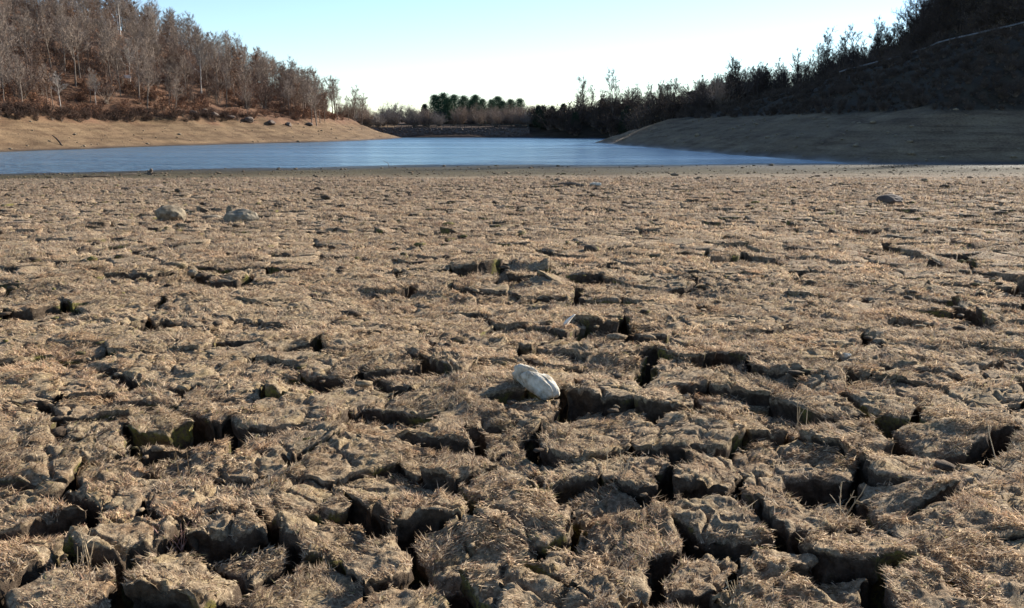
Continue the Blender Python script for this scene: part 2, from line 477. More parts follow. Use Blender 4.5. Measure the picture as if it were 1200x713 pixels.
# ------------------------------------------------------------------ cracked mud blocks
# courses of the main cracks as seen in the photograph (pixels) and their width in metres
CRACKS = [
 ([(0, 567), (35, 565), (66, 580), (92, 606), (100, 622)], .055), ([(31, 681), (70, 663), (132, 650), (162, 668), (189, 703)], .06),
 ([(53, 466), (75, 479), (75, 512)], .05), ([(83, 499), (154, 508), (171, 532), (176, 549)], .045),
 ([(149, 470), (198, 481), (228, 494), (263, 505), (299, 527), (338, 532), (386, 545)], .07),
 ([(167, 606), (211, 611), (233, 637), (255, 639)], .05), ([(145, 663), (193, 663), (255, 685), (307, 672), (351, 650), (395, 639)], .045),
 ([(320, 615), (369, 602), (400, 598)], .03), ([(44, 409), (88, 428), (127, 437), (167, 453), (211, 457)], .05),
 ([(497, 517), (533, 523), (560, 533), (613, 557), (647, 577), (690, 600), (733, 610)], .075),
 ([(467, 587), (500, 580), (550, 587), (613, 600), (667, 600)], .045), ([(467, 587), (480, 630)], .07),
 ([(490, 637), (510, 667), (543, 693), (550, 713)], .06), ([(550, 657), (600, 657), (667, 667)], .05),
 ([(690, 640), (733, 663), (760, 680)], .035), ([(737, 617), (747, 660)], .06), ([(790, 535), (787, 580)], .08),
 ([(936, 549), (954, 602)], .09), ([(993, 610), (984, 562)], .07),
 ([(804, 628), (866, 637), (932, 628), (989, 615), (1041, 602), (1107, 597)], .045), ([(989, 615), (1011, 650), (1028, 681), (1033, 705)], .06),
 ([(1028, 646), (1081, 677), (1107, 700)], .03), ([(809, 690), (879, 694), (962, 690), (1011, 681)], .05),
 ([(1037, 497), (1063, 518), (1099, 527), (1142, 523), (1191, 505)], .09), ([(976, 466), (1011, 483), (1046, 505)], .06),
 ([(866, 435), (910, 448), (976, 440)], .10), ([(866, 475), (910, 497), (945, 488)], .07), ([(809, 457), (826, 497)], .07),
 ([(800, 567), (844, 554)], .05), ([(844, 576), (914, 589)], .05), ([(1055, 431), (1107, 440)], .07),
 ([(1020, 545), (1081, 562), (1142, 593), (1200, 615)], .04), ([(480, 418), (500, 436)], .11), ([(400, 427), (434, 441), (467, 458)], .07),
 ([(656, 458), (679, 485), (730, 481), (764, 485)], .09), ([(572, 505), (615, 522), (629, 508)], .09), ([(750, 437), (764, 417)], .09),
 ([(686, 444), (730, 448)], .05), ([(723, 400), (754, 404)], .08), ([(733, 374), (740, 394)], .09), ([(609, 411), (622, 421)], .06),
 ([(540, 350), (585, 345)], .10), ([(470, 335), (490, 342)], .10), ([(385, 305), (420, 310)], .08), ([(260, 392), (272, 405)], .09),
 ([(190, 375), (215, 380)], .08), ([(360, 405), (395, 412)], .09), ([(810, 405), (850, 420)], .08), ([(1150, 410), (1195, 425)], .07),
]
seed_pts = []
seg_a, seg_b, seg_w = [], [], []
for pl, w in CRACKS:
    P = np.array([on_mud(*p)[:2] for p in pl])
    for a, b in zip(P[:-1], P[1:]):
        seg_a.append(a); seg_b.append(b); seg_w.append(w)
        L = np.linalg.norm(b - a)
        if L < 1e-6: continue
        t = (b - a) / L; nrm = np.array([-t[1], t[0]])
        m = max(1, int(round(L / 0.30)))
        for i in range(m):
            c = a + t * L * (i + 0.5) / m
            off = 0.13 + 0.03 * math.sin(i * 2.7 + a[0] * 5)
            q1, q2 = c + nrm * off, c - nrm * off
            if all((q1[0] - s[0]) ** 2 + (q1[1] - s[1]) ** 2 > 0.03 and (q2[0] - s[0]) ** 2 + (q2[1] - s[1]) ** 2 > 0.03 for s in seed_pts):
                seed_pts += [q1, q2]
seg_a, seg_b, seg_w = np.array(seg_a), np.array(seg_b), np.array(seg_w)

def crack_width(x, y):
    sh = x.shape; x = x.ravel(); y = y.ravel()
    n2 = vnoise(x * 4.0, y * 4.0, 62)
    r = np.hypot(x, y)
    kf = sstep(4.5, 7.5, r); n1 = vnoise(x * 1.1, y * 1.6, 61) * (1 - kf) + vnoise(x * 2.3, y * 2.9, 63) * kf
    w = 0.0005 + 0.007 * sstep(0.45, 0.85, n2) + (0.06 + 0.07 * sstep(4, 9, r)) * sstep(0.55 - 0.045 * kf, 0.76 - 0.06 * kf, n1 * 0.65 + n2 * 0.35)
    if len(x):
        near = y < 13
        if near.any():
            xx, yy = x[near], y[near]
            best = np.zeros(xx.shape)
            for a, b, ww in zip(seg_a, seg_b, seg_w):
                e = b - a
                t = np.clip(((xx - a[0]) * e[0] + (yy - a[1]) * e[1]) / (e @ e + 1e-9), 0, 1)
                d = np.hypot(xx - a[0] - t * e[0], yy - a[1] - t * e[1])
                best = np.maximum(best, ww * 1.08 * np.exp(-(d / 0.13) ** 4))
            w[near] = np.maximum(w[near] * (0.6 + 0.4 * sstep(5, 9, yy)), best * (0.75 + 0.5 * n2[near]))
    return w.reshape(sh)

# seeds: dart throwing with mixed radii, on a hash grid
CELL = 0.60
gridh = {}
def near_ok(x, y, r):
    cx, cy = int(math.floor(x / CELL)), int(math.floor(y / CELL))
    for i in (-1, 0, 1):
        for j in (-1, 0, 1):
            for (sx, sy, sr) in gridh.get((cx + i, cy + j), ()):
                if (sx - x) ** 2 + (sy - y) ** 2 < (min(r, sr) if False else (r + sr) * 0.5) ** 2: return False
    return True
def put(x, y, r):
    gridh.setdefault((int(math.floor(x / CELL)), int(math.floor(y / CELL))), []).append((x, y, r))
seeds = []
for s in seed_pts: put(s[0], s[1], 0.24); seeds.append((s[0], s[1]))
def half_w(y): return 0.60 * y + 1.7
rs = np.random.default_rng(3)
def darts(y0, y1, n, r0, r1):
    ys = np.sqrt(rs.uniform(y0 ** 2, y1 ** 2, n)); us = rs.uniform(-1, 1, n); rds = rs.uniform(r0, r1, n)
    for y, u, r in zip(ys, us, rds):
        x = u * half_w(y)
        if near_ok(x, y, r): put(x, y, r); seeds.append((x, y))
darts(0.6, 12, 9000, 0.36, 0.56)
darts(0.6, 12, 7000, 0.24, 0.32)
darts(11.5, BLOCK_END, 42000, 0.20, 0.44)
seeds = np.array(seeds)
bins = {}
for i, (x, y) in enumerate(seeds): bins.setdefault((int(x // 0.5), int(y // 0.5)), []).append(i)

def cell_poly(i):
    x, y = seeds[i]
    R = 0.75
    poly = [(x - R, y - R), (x + R, y - R), (x + R, y + R), (x - R, y + R)]
    bx, by = int(x // 0.5), int(y // 0.5)
    nb = [j for a in range(-2, 3) for b in range(-2, 3) for j in bins.get((bx + a, by + b), ()) if j != i]
    nb.sort(key=lambda j: (seeds[j][0] - x) ** 2 + (seeds[j][1] - y) ** 2)
    for j in nb[:18]:
        qx, qy = seeds[j]
        mx, my = (x + qx) / 2, (y + qy) / 2; nx_, ny_ = qx - x, qy - y
        out = []
        m = len(poly)
        ds = [(p[0] - mx) * nx_ + (p[1] - my) * ny_ for p in poly]
        if max(ds) <= 0: continue
        for k in range(m):
            a, b = poly[k], poly[(k + 1) % m]; da, db = ds[k], ds[(k + 1) % m]
            if da <= 0: out.append(a)
            if (da < 0 < db) or (db < 0 < da):
                t = da / (da - db); out.append((a[0] + (b[0] - a[0]) * t, a[1] + (b[1] - a[1]) * t))
        poly = out
        if len(poly) < 3: break
    return np.array(poly)

def warp(P):
    x, y = P[:, 0], P[:, 1]
    a = 0.09; b = 0.030; c = 0.010
    dx = (vnoise(x * 4, y * 4, 81) - .5) * a + (vnoise(x * 13, y * 13, 82) - .5) * b + (vnoise(x * 40, y * 40, 83) - .5) * c
    dy = (vnoise(x * 4, y * 4, 84) - .5) * a + (vnoise(x * 13, y * 13, 85) - .5) * b + (vnoise(x * 40, y * 40, 86) - .5) * c
    return P + np.stack([dx, dy], 1)

fine_seeds_scale = 9.0
def worley_edge(x, y, s, seed):
    """F2-F1 of a jittered lattice: thin secondary cracks on the tops"""
    xs, ys = x * s, y * s
    ix, iy = np.floor(xs), np.floor(ys)
    f1 = np.full(x.shape, 9.0); f2 = np.full(x.shape, 9.0)
    for i in (-1, 0, 1):
        for j in (-1, 0, 1):
            cx, cy = ix + i, iy + j
            d = np.hypot(cx + _hash(cx, cy, seed) - xs, cy + _hash(cx, cy, seed + 1) - ys)
            f2 = np.where(d < f1, f1, np.minimum(f2, d)); f1 = np.minimum(f1, d)
    return f2 - f1

def relief(x, y, fine=True):
    z = (fbm(x * 2.2, y * 2.2, 91, 3) - .5) * 0.050
    z += (fbm(x * 9, y * 9, 92, 3) - .5) * 0.030
    h = 1 - np.abs(2 * vnoise(x * 15 + 3 * vnoise(x * 5, y * 5, 77), y * 15, 94) - 1)
    z += 0.020 * h * h * sstep(0.25, 0.65, vnoise(x * 3.1, y * 3.1, 78))
    if fine:
        z += (fbm(x * 45, y * 45, 93, 2) - .5) * 0.016
        e = worley_edge(x, y, 6.5, 95)
        z -= 0.034 * (1 - sstep(0.0, 0.14, e)) * sstep(0.30, 0.5, vnoise(x * 2.3, y * 2.3, 96))
    return z

grass_acc = []
def block_batch(ids, Nn, R, S):
    """the blocks of one level of detail, all at once: vertices (B, n, 3), triangles and quads shared by all"""
    Ps, brnd = [], []
    for i in ids:
        poly = cell_poly(i)
        E = np.roll(poly, -1, 0) - poly; Ls = np.hypot(E[:, 0], E[:, 1])
        cum = np.concatenate([[0], np.cumsum(Ls)])
        t = np.linspace(0, cum[-1], Nn, endpoint=False)
        k = np.clip(np.searchsorted(cum, t, side='right') - 1, 0, len(poly) - 1)
        Ps.append(poly[k] + E[k] * ((t - cum[k]) / np.maximum(Ls[k], 1e-9))[:, None])
    P = np.array(Ps); B = len(P)
    br = np.random.default_rng(1000 + Nn)
    rl = lambda a, k: np.roll(a, k, 1)
    for _ in range(max(1, Nn // 40)): P = 0.25 * rl(P, 1) + 0.5 * P + 0.25 * rl(P, -1)
    P = warp(P.reshape(-1, 2)).reshape(B, Nn, 2)
    T = rl(P, -2) - rl(P, 2)
    nrm = np.stack([T[..., 1], -T[..., 0]], -1); nrm /= np.maximum(np.linalg.norm(nrm, axis=-1), 1e-9)[..., None]
    for _ in range(2): nrm = (rl(nrm, 1) + nrm + rl(nrm, -1)) / 3
    C = P.mean(1)
    rad = np.linalg.norm(P - C[:, None], axis=-1)
    w = np.minimum(crack_width(P[..., 0], P[..., 1]), rad * 0.85)
    Pi = P - nrm * (w * 0.5)[..., None]
    C = Pi.mean(1)
    r0 = np.hypot(C[:, 0], C[:, 1])
    amp = np.interp(r0, [0, 8, 20, BLOCK_END], [1.0, 1.0, 0.72, 0.25])
    opn = sstep(0.012, 0.05, w)                       # how open the crack is here
    mo = opn.mean(1)
    loose = 0.20 + 2.2 * mo                             # a block shifts only where cracks have freed it
    dz = br.normal(0, 0.011, B) * amp * loose
    tilt = br.normal(0, 0.036, (B, 2)) * (amp * loose)[:, None]
    low = br.random(B) < 0.02 + 0.50 * mo
    dz = dz - low * br.uniform(0.015, 0.06, B) * amp; tilt = tilt * np.where(low, 3.0, 1.0)[:, None]
    s = (np.arange(0, R + 1) / R) ** 0.85
    XY = C[:, None, None] + (Pi - C[:, None])[:, None] * s[None, :, None, None]
    x, y = XY[..., 0], XY[..., 1]
    z = mud_z(x, y) + dz[:, None, None] + tilt[:, 0, None, None] * (x - C[:, 0, None, None]) + tilt[:, 1, None, None] * (y - C[:, 1, None, None]) + relief(x, y, Nn > 30) * amp[:, None, None]
    edge = sstep(0.86, 1.0, s)[None, :, None] ** 1.6
    drop = 0.001 + opn * (0.003 + 0.014 * vnoise(Pi[..., 0] * 7, Pi[..., 1] * 7, 97)) * 1.3 - (1 - opn) * 0.0
    z = z - edge * drop[:, None] * amp[:, None, None]
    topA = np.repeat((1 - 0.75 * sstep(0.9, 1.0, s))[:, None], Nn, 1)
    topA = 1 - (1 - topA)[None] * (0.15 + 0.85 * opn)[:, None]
    depth = 0.05 + floor_drop(C[:, 0], C[:, 1])
    xs, ys_, zs, ta = [x], [y], [z], [topA]
    for j in range(1, S + 1):
        f = j / S
        n1 = vnoise(Pi[..., 0] * 22 + 9 * j, Pi[..., 1] * 22 - 7 * j, 98) - 0.5
        n2 = vnoise(Pi[..., 0] * 6 + 3 * j, Pi[..., 1] * 6, 99) - 0.5
        n3 = vnoise(Pi[..., 0] * 55 + 5 * j, Pi[..., 1] * 55 + 11 * j, 100) - 0.5
        o_ = (-0.018 * math.sin(f * math.pi) + 0.042 * n1 + 0.05 * n2 * f + 0.02 * n3) * amp[:, None] if S > 1 else np.zeros(w.shape)
        o_ = np.minimum(o_, w * 0.45) - 0.01 * f
        q = Pi + nrm * o_[..., None]
        xs.append(q[:, None, :, 0]); ys_.append(q[:, None, :, 1]); zs.append((z[:, -1] - depth[:, None] * f ** 1.15 - 0.006)[:, None]); ta.append(np.zeros((B, 1, Nn)))
    V = np.stack([np.concatenate(v, 1).reshape(B, -1) for v in (xs, ys_, zs)], -1)
    tA = np.concatenate(ta, 1).reshape(B, -1)
    nr = R + 1 + S
    ii = np.arange(nr * Nn).reshape(nr, Nn)
    a = ii[1:-1]; b = ii[2:]
    Q = np.stack([a, b, np.roll(b, -1, 1), np.roll(a, -1, 1)], -1).reshape(-1, 4) - (Nn - 1)
    Tt = np.stack([np.full(Nn, 0), ii[1] - (Nn - 1), np.roll(ii[1], -1) - (Nn - 1)], 1)
    V = np.concatenate([V[:, :1], V[:, Nn:]], 1); tA = np.concatenate([tA[:, :1], tA[:, Nn:]], 1)
    for k in range(B): grass_acc.append((x[k], y[k], z[k], r0[k]))
    return V, Tt, Q, tA, C

# which 300 show largest: projected size inside the frame
def proj(x, y, z):
    dy = y * math.cos(PITCH) - (z - CAMZ) * math.sin(PITCH)
    dz = y * math.sin(PITCH) + (z - CAMZ) * math.cos(PITCH)
    return 600 + F * x / dy, 356.5 - F * dz / dy
r_ = np.hypot(seeds[:, 0], seeds[:, 1])
pxs, pys = proj(seeds[:, 0], seeds[:, 1], mud_z(seeds[:, 0], seeds[:, 1]))
infr = (pxs > -25) & (pxs < 1225) & (pys < 735)
order = [i for i in np.argsort(r_) if infr[i]]
singles = set(order[:300])
bulkV, bulkT, bulkQ, bulkA = [], [], [], []; off = 0
lods = {}
for i in np.argsort(r_):
    r = r_[i]
    if i in singles: key = (100, 16, 8) if r < 3.4 else (76, 12, 6) if r < 5.2 else (52, 9, 4)
    else: key = (32, 5, 2) if r < 9 else (20, 3, 2) if r < 13 else (13, 2, 1) if r < 24 else (10, 2, 1)
    lods.setdefault((i in singles, key), []).append(i)
for (one, key), ids in lods.items():
    VB, T, Q, AB, CB = block_batch(ids, *key)
    if one:
        zc = mud_z(CB[:, 0], CB[:, 1])
        for V, A, C, z0 in zip(VB, AB, CB, zc):
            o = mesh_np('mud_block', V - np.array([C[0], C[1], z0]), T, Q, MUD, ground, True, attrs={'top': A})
            o.location = (C[0], C[1], z0)
    else:
        B, n = VB.shape[:2]
        sh = off + np.arange(B)[:, None, None] * n
        bulkV.append(VB.reshape(-1, 3)); bulkT.append((T[None] + sh).reshape(-1, 3)); bulkQ.append((Q[None] + sh).reshape(-1, 4)); bulkA.append(AB.ravel()); off += B * n
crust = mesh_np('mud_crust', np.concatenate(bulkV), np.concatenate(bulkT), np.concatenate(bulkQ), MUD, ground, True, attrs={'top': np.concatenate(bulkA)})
crust['kind'] = 'stuff'

# ------------------------------------------------------------------ loose clods in the cracks and on the crust
def lump_mesh(n, rg):
    bm = bmesh.new(); bmesh.ops.create_icosphere(bm, subdivisions=1, radius=1)
    for v in bm.verts: v.co *= rg.uniform(0.7, 1.15)
    V = np.array([v.co[:] for v in bm.verts]); Fc = np.array([[v.index for v in f.verts] for f in bm.faces]); bm.free()
    return V, Fc
rg = np.random.default_rng(12)
lumps = [lump_mesh(k, rg) for k in range(6)]
cV, cT, cA = [], [], []; off = 0
for k in range(7200):
    y = (rg.uniform(1.3 ** .5, 60 ** .5)) ** 2 if k < 2600 else rg.uniform(28, 62) if k < 4200 else rg.uniform(4.5, 32)
    x = rg.uniform(-1, 1) * half_w(y)
    if 2600 <= k < 4200 and rg.random() < 0.4 and y > 50: continue
    V, T = lumps[k % 6]
    s = np.interp(y, [2, 6, 20, 60], [0.010, 0.015, 0.022, 0.032]) * rg.lognormal(0, 0.55)
    a = rg.uniform(0, 6.28)
    R2 = np.array([[math.cos(a), -math.sin(a), 0], [math.sin(a), math.cos(a), 0], [0, 0, 1]])
    VV = (V * np.array([1.5, 1, .5]) * s) @ R2.T
    sh = float(np.interp(x, SHX, SHY))
    if y > sh - 1.5: continue
    zz = float(mud_z(np.array([x]), np.array([y]))[0]) + (0.0 if y > 5 else -0.01)
    cV.append(VV + np.array([x, y, zz + s * 0.3])); cT.append(T + off); cA.append(np.full(len(V), rg.choice([0.0, 0.5, 0.9]) if k < 4200 else 0.0)); off += len(V)
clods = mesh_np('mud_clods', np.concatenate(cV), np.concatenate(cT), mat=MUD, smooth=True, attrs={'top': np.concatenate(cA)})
tag(clods, 'crumbs and small clods of dry mud strewn over the lake bed', 'clods', kind='stuff')

# ------------------------------------------------------------------ matted dead grass on the crust (1 triangle a blade)
PAL = np.array([(0.60, 0.475, 0.30), (0.47, 0.355, 0.215), (0.33, 0.235, 0.145), (0.53, 0.42, 0.28), (0.17, 0.115, 0.075), (0.33, 0.20, 0.125), (0.27, 0.24, 0.11)])
PAL = PAL * np.array([1.09, 1.06, 1.09])
PW = np.array([.25, .21, .17, .16, .14, .03, .04])
rg = np.random.default_rng(5)
gp, gw, gl = [], [], []
for x, y, z, r in grass_acc:
    R = x.shape[0] - 1; Nn = x.shape[1]
    A = 0.5 * abs(np.sum(x[-1] * np.roll(y[-1], -1) - np.roll(x[-1], -1) * y[-1]))
    dens = np.interp(r, [2, 3, 5, 8, 12, 20, 36], [40000, 32000, 17000, 8500, 3900, 1500, 500])
    n = int(A * dens)
    if n < 1: continue
    kk = np.minimum((np.sqrt(rg.random(n)) * R).astype(int), R - 1)
    ii = rg.integers(0, Nn, n); i2 = (ii + 1) % Nn
    u, v = rg.random(n), rg.random(n)
    def bl(a): return (a[kk, ii] * (1 - v) + a[kk, i2] * v) * (1 - u) + (a[kk + 1, ii] * (1 - v) + a[kk + 1, i2] * v) * u
    p = np.stack([bl(x), bl(y), bl(z)], 1)
    gp.append(p); gw.append(np.full(len(p), np.interp(r, [2, 4, 8, 15, 30], [0.0034, 0.0046, 0.0078, 0.014, 0.026])))
    gl.append(np.full(len(p), np.interp(r, [2, 4, 8, 15, 30], [0.0155, 0.019, 0.026, 0.040, 0.060])))
gp = np.concatenate(gp); gw = np.concatenate(gw); gl = np.concatenate(gl)
# it grows in small tufts: thick and upright in the tufts, thin and flat between them
rr_ = np.hypot(gp[:, 0], gp[:, 1]); fq = np.interp(rr_, [2, 6, 15, 30], [17, 13, 7, 4])
fqq = np.array([17, 13, 9, 5.0]); ki = np.digitize(rr_, [4, 8, 16])
tuft = fbm(gp[:, 0] * fqq[ki], gp[:, 1] * fqq[ki], 131, 3) * 0.75 + 0.25 * fbm(gp[:, 0] * 3, gp[:, 1] * 3, 132, 2)
tuft = sstep(0.38, 0.60, tuft)
bare = sstep(0.34, 0.50, fbm(gp[:, 0] * 1.3, gp[:, 1] * 1.3, 133, 3))      # bare crumbly patches
keep = rg.random(len(gp)) < (0.14 + 0.95 * tuft) * (0.30 + 0.70 * bare) * np.interp(rr_, [5, 12, 36], [1, .8, .7])
gp, gw, gl, tuft = gp[keep], gw[keep], gl[keep], tuft[keep]
n = len(gp)
# lay of the mat: wind-combed direction that drifts over the ground
base_az = 6.28 * 2 * fbm(gp[:, 0] * 2.2, gp[:, 1] * 2.2, 141, 2)
az = base_az + rg.normal(0, 1.0, n)
rr_ = rr_[keep]
el = np.abs(rg.normal(0.20, 0.20, n)) + 0.35 * tuft * rg.random(n) + 0.40 * sstep(5, 14, rr_) * rg.random(n)
ln = gl * rg.lognormal(0, 0.35, n) * (0.7 + 0.6 * tuft)
gp = gp + np.stack([np.zeros(n), np.zeros(n), 0.020 * tuft * rg.random(n)], 1)
d = np.stack([np.cos(az) * np.cos(el), np.sin(az) * np.cos(el), np.sin(el)], 1)
side = np.stack([-np.sin(az), np.cos(az), rg.normal(0, 0.5, n)], 1); side /= np.linalg.norm(side, axis=1)[:, None]
wv = side * (gw * rg.uniform(0.6, 1.3, n) * 0.5)[:, None]
b0 = gp - d * (ln * 0.25)[:, None]
V = np.empty((n, 3, 3)); V[:, 0] = b0 - wv; V[:, 1] = b0 + wv; V[:, 2] = b0 + d * (ln * 1.1)[:, None]
c = PAL[rg.choice(len(PAL), n, p=PW)] * rg.uniform(0.75, 1.25, n)[:, None]
patch = fbm(gp[:, 0] * 1.7, gp[:, 1] * 1.7, 151, 3)
far_shade = np.interp(rr_, [5, 14, 36], [0, .6, 1])[:, None]      # self-shadow of the distant back-lit mat, painted into the blade colours
c = c * (1 - far_shade * np.array([.34, .33, .27])) * (0.62 + 0.76 * patch)[:, None] * np.where((vnoise(gp[:, 0] * 2.6, gp[:, 1] * 2.6, 152) > 0.72)[:, None], np.array([1.0, 0.94, 0.90]), np.array([1.0, 1.0, 1.0]))
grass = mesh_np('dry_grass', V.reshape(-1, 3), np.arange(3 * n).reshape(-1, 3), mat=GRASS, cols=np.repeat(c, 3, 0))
tag(grass, 'matted straw-coloured dead grass growing over the cracked mud', 'grass', kind='stuff')
print('blades', n)

# ------------------------------------------------------------------ branching plants
class Seg:
    def __init__(s): s.V = []; s.T = []; s.C = []; s.n = 0
    def add(s, V, T, c):
        V = np.asarray(V); s.V.append(V); s.T.append(np.asarray(T) + s.n); s.n += len(V); s.C.append(np.tile(c, (len(V), 1)))
    def tube(s, pts, rad, sides, c):
        pts = np.asarray(pts, float); m = len(pts)
        d = pts[-1] - pts[0]; d = d / (np.linalg.norm(d) + 1e-9)
        a = np.cross(d, [0.31, 0.93, 0.17]); a /= np.linalg.norm(a) + 1e-9
        b = np.cross(d, a)
        an = np.arange(sides) * 2 * math.pi / sides
        ring = np.cos(an)[:, None] * a + np.sin(an)[:, None] * b
        V = (pts[:, None] + ring[None] * np.asarray(rad)[:, None, None]).reshape(-1, 3)
        T = []
        for k in range(m - 1):
            for j in range(sides):
                p, q = k * sides + j, k * sides + (j + 1) % sides
                T += [(p, q, q + sides), (p, q + sides, p + sides)]
        s.add(V, T, c)
    def blade(s, p, q, w, c, rg):
        p = np.asarray(p); q = np.asarray(q); d = q - p
        a = np.cross(d, rg.normal(size=3)); a = a / (np.linalg.norm(a) + 1e-9) * w * 0.5
        s.add([p - a, p + a, q], [(0, 1, 2)], c)
    def mesh(s, name, mat, smooth=False):
        return mesh_np(name, np.concatenate(s.V), np.concatenate(s.T), mat=mat, cols=np.concatenate(s.C), link=False, smooth=smooth)

def unit(v): v = np.asarray(v, float); return v / (np.linalg.norm(v) + 1e-9)

def bare_tree(seed, H, r0, first=0.35, spread=0.30, twigc=(0.17, 0.13, 0.105), leafc=None, leaves=0, barkmat=None, nprim=20, tw=0.026):
    rg = np.random.default_rng(seed)
    tr, cr = Seg(), Seg()
    twigc = np.array(twigc)
    lean = rg.normal(0, 0.025, 2)
    ts = np.linspace(0, 1, 9)
    path = np.stack([lean[0] * H * ts + np.cumsum(rg.normal(0, 0.008 * H, 9)) * ts, lean[1] * H * ts + np.cumsum(rg.normal(0, 0.008 * H, 9)) * ts, ts * H * 0.93 - 0.3], 1)
    rad = r0 * (1 - ts * 0.93) ** 0.8; rad[0] *= 1.35
    tr.tube(path, rad, 6, (1, 1, 1))
    def at(t):
        f = t * 8; k = min(int(f), 7); return path[k] + (path[k + 1] - path[k]) * (f - k), r0 * (1 - t * 0.93) ** 0.8
    tips = []
    for i in range(nprim):
        t = first + (0.97 - first) * (i + rg.random()) / nprim
        p, r = at(t)
        a = i * 2.4 + rg.normal(0, 0.4)
        ln = H * spread * (1.15 - 0.75 * t) * rg.uniform(0.7, 1.25)
        up = rg.uniform(0.5, 1.0) + 0.5 * t
        d = unit([math.cos(a), math.sin(a), up])
        pts = [p]; dd = d
        for k in range(4):
            dd = unit(dd + rg.normal(0, 0.16, 3) + [0, 0, 0.10]); pts.append(pts[-1] + dd * ln / 4)
        rr = r * rg.uniform(0.35, 0.5) * np.linspace(1, 0.25, 5)
        (tr if i % 3 == 0 else cr).tube(pts, rr, 4, (1, 1, 1) if i % 3 == 0 else twigc)
        for j in range(7):
            f = rg.uniform(0.25, 1.0) * 4; k = min(int(f), 3); q = pts[k] + (pts[k + 1] - pts[k]) * (f - k)
            d2 = unit(unit(pts[k + 1] - pts[k]) + rg.normal(0, 0.55, 3) + [0, 0, 0.25]); l2 = ln * rg.uniform(0.25, 0.5)
            m_ = q + d2 * l2 * 0.5; e_ = m_ + unit(d2 + rg.normal(0, .25, 3)) * l2 * 0.5
            cr.tube([q, m_, e_], [tw * 1.1, tw * 0.8, tw * 0.35], 3, twigc * rg.uniform(0.8, 1.2))
            for b in range(6):
                g = rg.random(); q2 = q + (m_ - q) * g * 2 if g < .5 else m_ + (e_ - m_) * (g * 2 - 1)
                d3 = unit(d2 + rg.normal(0, 0.6, 3) + [0, 0, 0.2]); l3 = l2 * rg.uniform(0.35, 0.75); e3 = q2 + d3 * l3
                cr.blade(q2, e3, tw * 1.5, twigc * rg.uniform(0.8, 1.3), rg)
                for c_ in range(3):
                    q3 = q2 + (e3 - q2) * rg.uniform(.3, 1); e4 = q3 + unit(d3 + rg.normal(0, 0.7, 3)) * l3 * rg.uniform(.35, .7)
                    cr.blade(q3, e4, tw * 1.15, twigc * rg.uniform(0.8, 1.4), rg)
                tips.append(e3)
    if leaves:
        for k in rg.integers(0, len(tips), leaves):
            p = tips[k] + rg.normal(0, 0.12, 3); c = np.array(leafc) * rg.uniform(0.7, 1.3)
            a, b = rg.normal(size=3) * 0.06, rg.normal(size=3) * 0.06
            cr.add([p - a, p + b, p + a, p - b], [(0, 1, 2), (0, 2, 3)], c)
    return tr.mesh('trunk', barkmat or BARK, True), cr.mesh('crown', TWIG)

def bare_shrub(seed, H, W, c, stems=26, tw=0.02, leafc=None, leaves=0):
    rg = np.random.default_rng(seed); tr, cr = Seg(), Seg(); c = np.array(c); tips = []
    for i in range(stems):
        a = rg.uniform(0, 6.28); o = rg.uniform(0, 0.12) * W
        d = unit([math.cos(a) * rg.uniform(.1, 1.0) * W / H, math.sin(a) * rg.uniform(.1, 1.0) * W / H, 1.0])
        ln = H * rg.uniform(0.65, 1.0)
        pts = [np.array([math.cos(a) * o, math.sin(a) * o, -0.15])]; dd = d
        for k in range(4):
            dd = unit(dd + rg.normal(0, 0.13, 3)); pts.append(pts[-1] + dd * ln / 4)
        tr.tube(pts[:3], [tw * 1.7, tw * 1.4, tw * 1.1], 3, (1, 1, 1)); cr.tube(pts[2:], [tw * 1.1, tw * .8, tw * .4], 3, c)
        for j in range(11):
            f = rg.uniform(0.6, 4); k = min(int(f), 3); q = pts[k] + (pts[k + 1] - pts[k]) * (f - k)
            d2 = unit(unit(pts[k + 1] - pts[k]) + rg.normal(0, 0.5, 3)); l2 = ln * rg.uniform(.14, .34); e = q + d2 * l2
            cr.blade(q, e, tw * 1.5, c * rg.uniform(.75, 1.25), rg)
            for b in range(5):
                q2 = q + (e - q) * rg.uniform(.2, 1); e2 = q2 + unit(d2 + rg.normal(0, .6, 3)) * l2 * rg.uniform(.3, .7)
                cr.blade(q2, e2, tw * 1.2, c * rg.uniform(.75, 1.35), rg); tips.append(e2)
    for k in (rg.integers(0, len(tips), leaves) if leaves else ()):
        p = tips[k] + rg.normal(0, 0.06, 3); a, b = rg.normal(size=3) * 0.05, rg.normal(size=3) * 0.05
        cr.add([p - a, p + b, p + a, p - b], [(0, 1, 2), (0, 2, 3)], np.array(leafc) * rg.uniform(.65, 1.35))
    return tr.mesh('stem', BARK, True), cr.mesh('crown', TWIG)

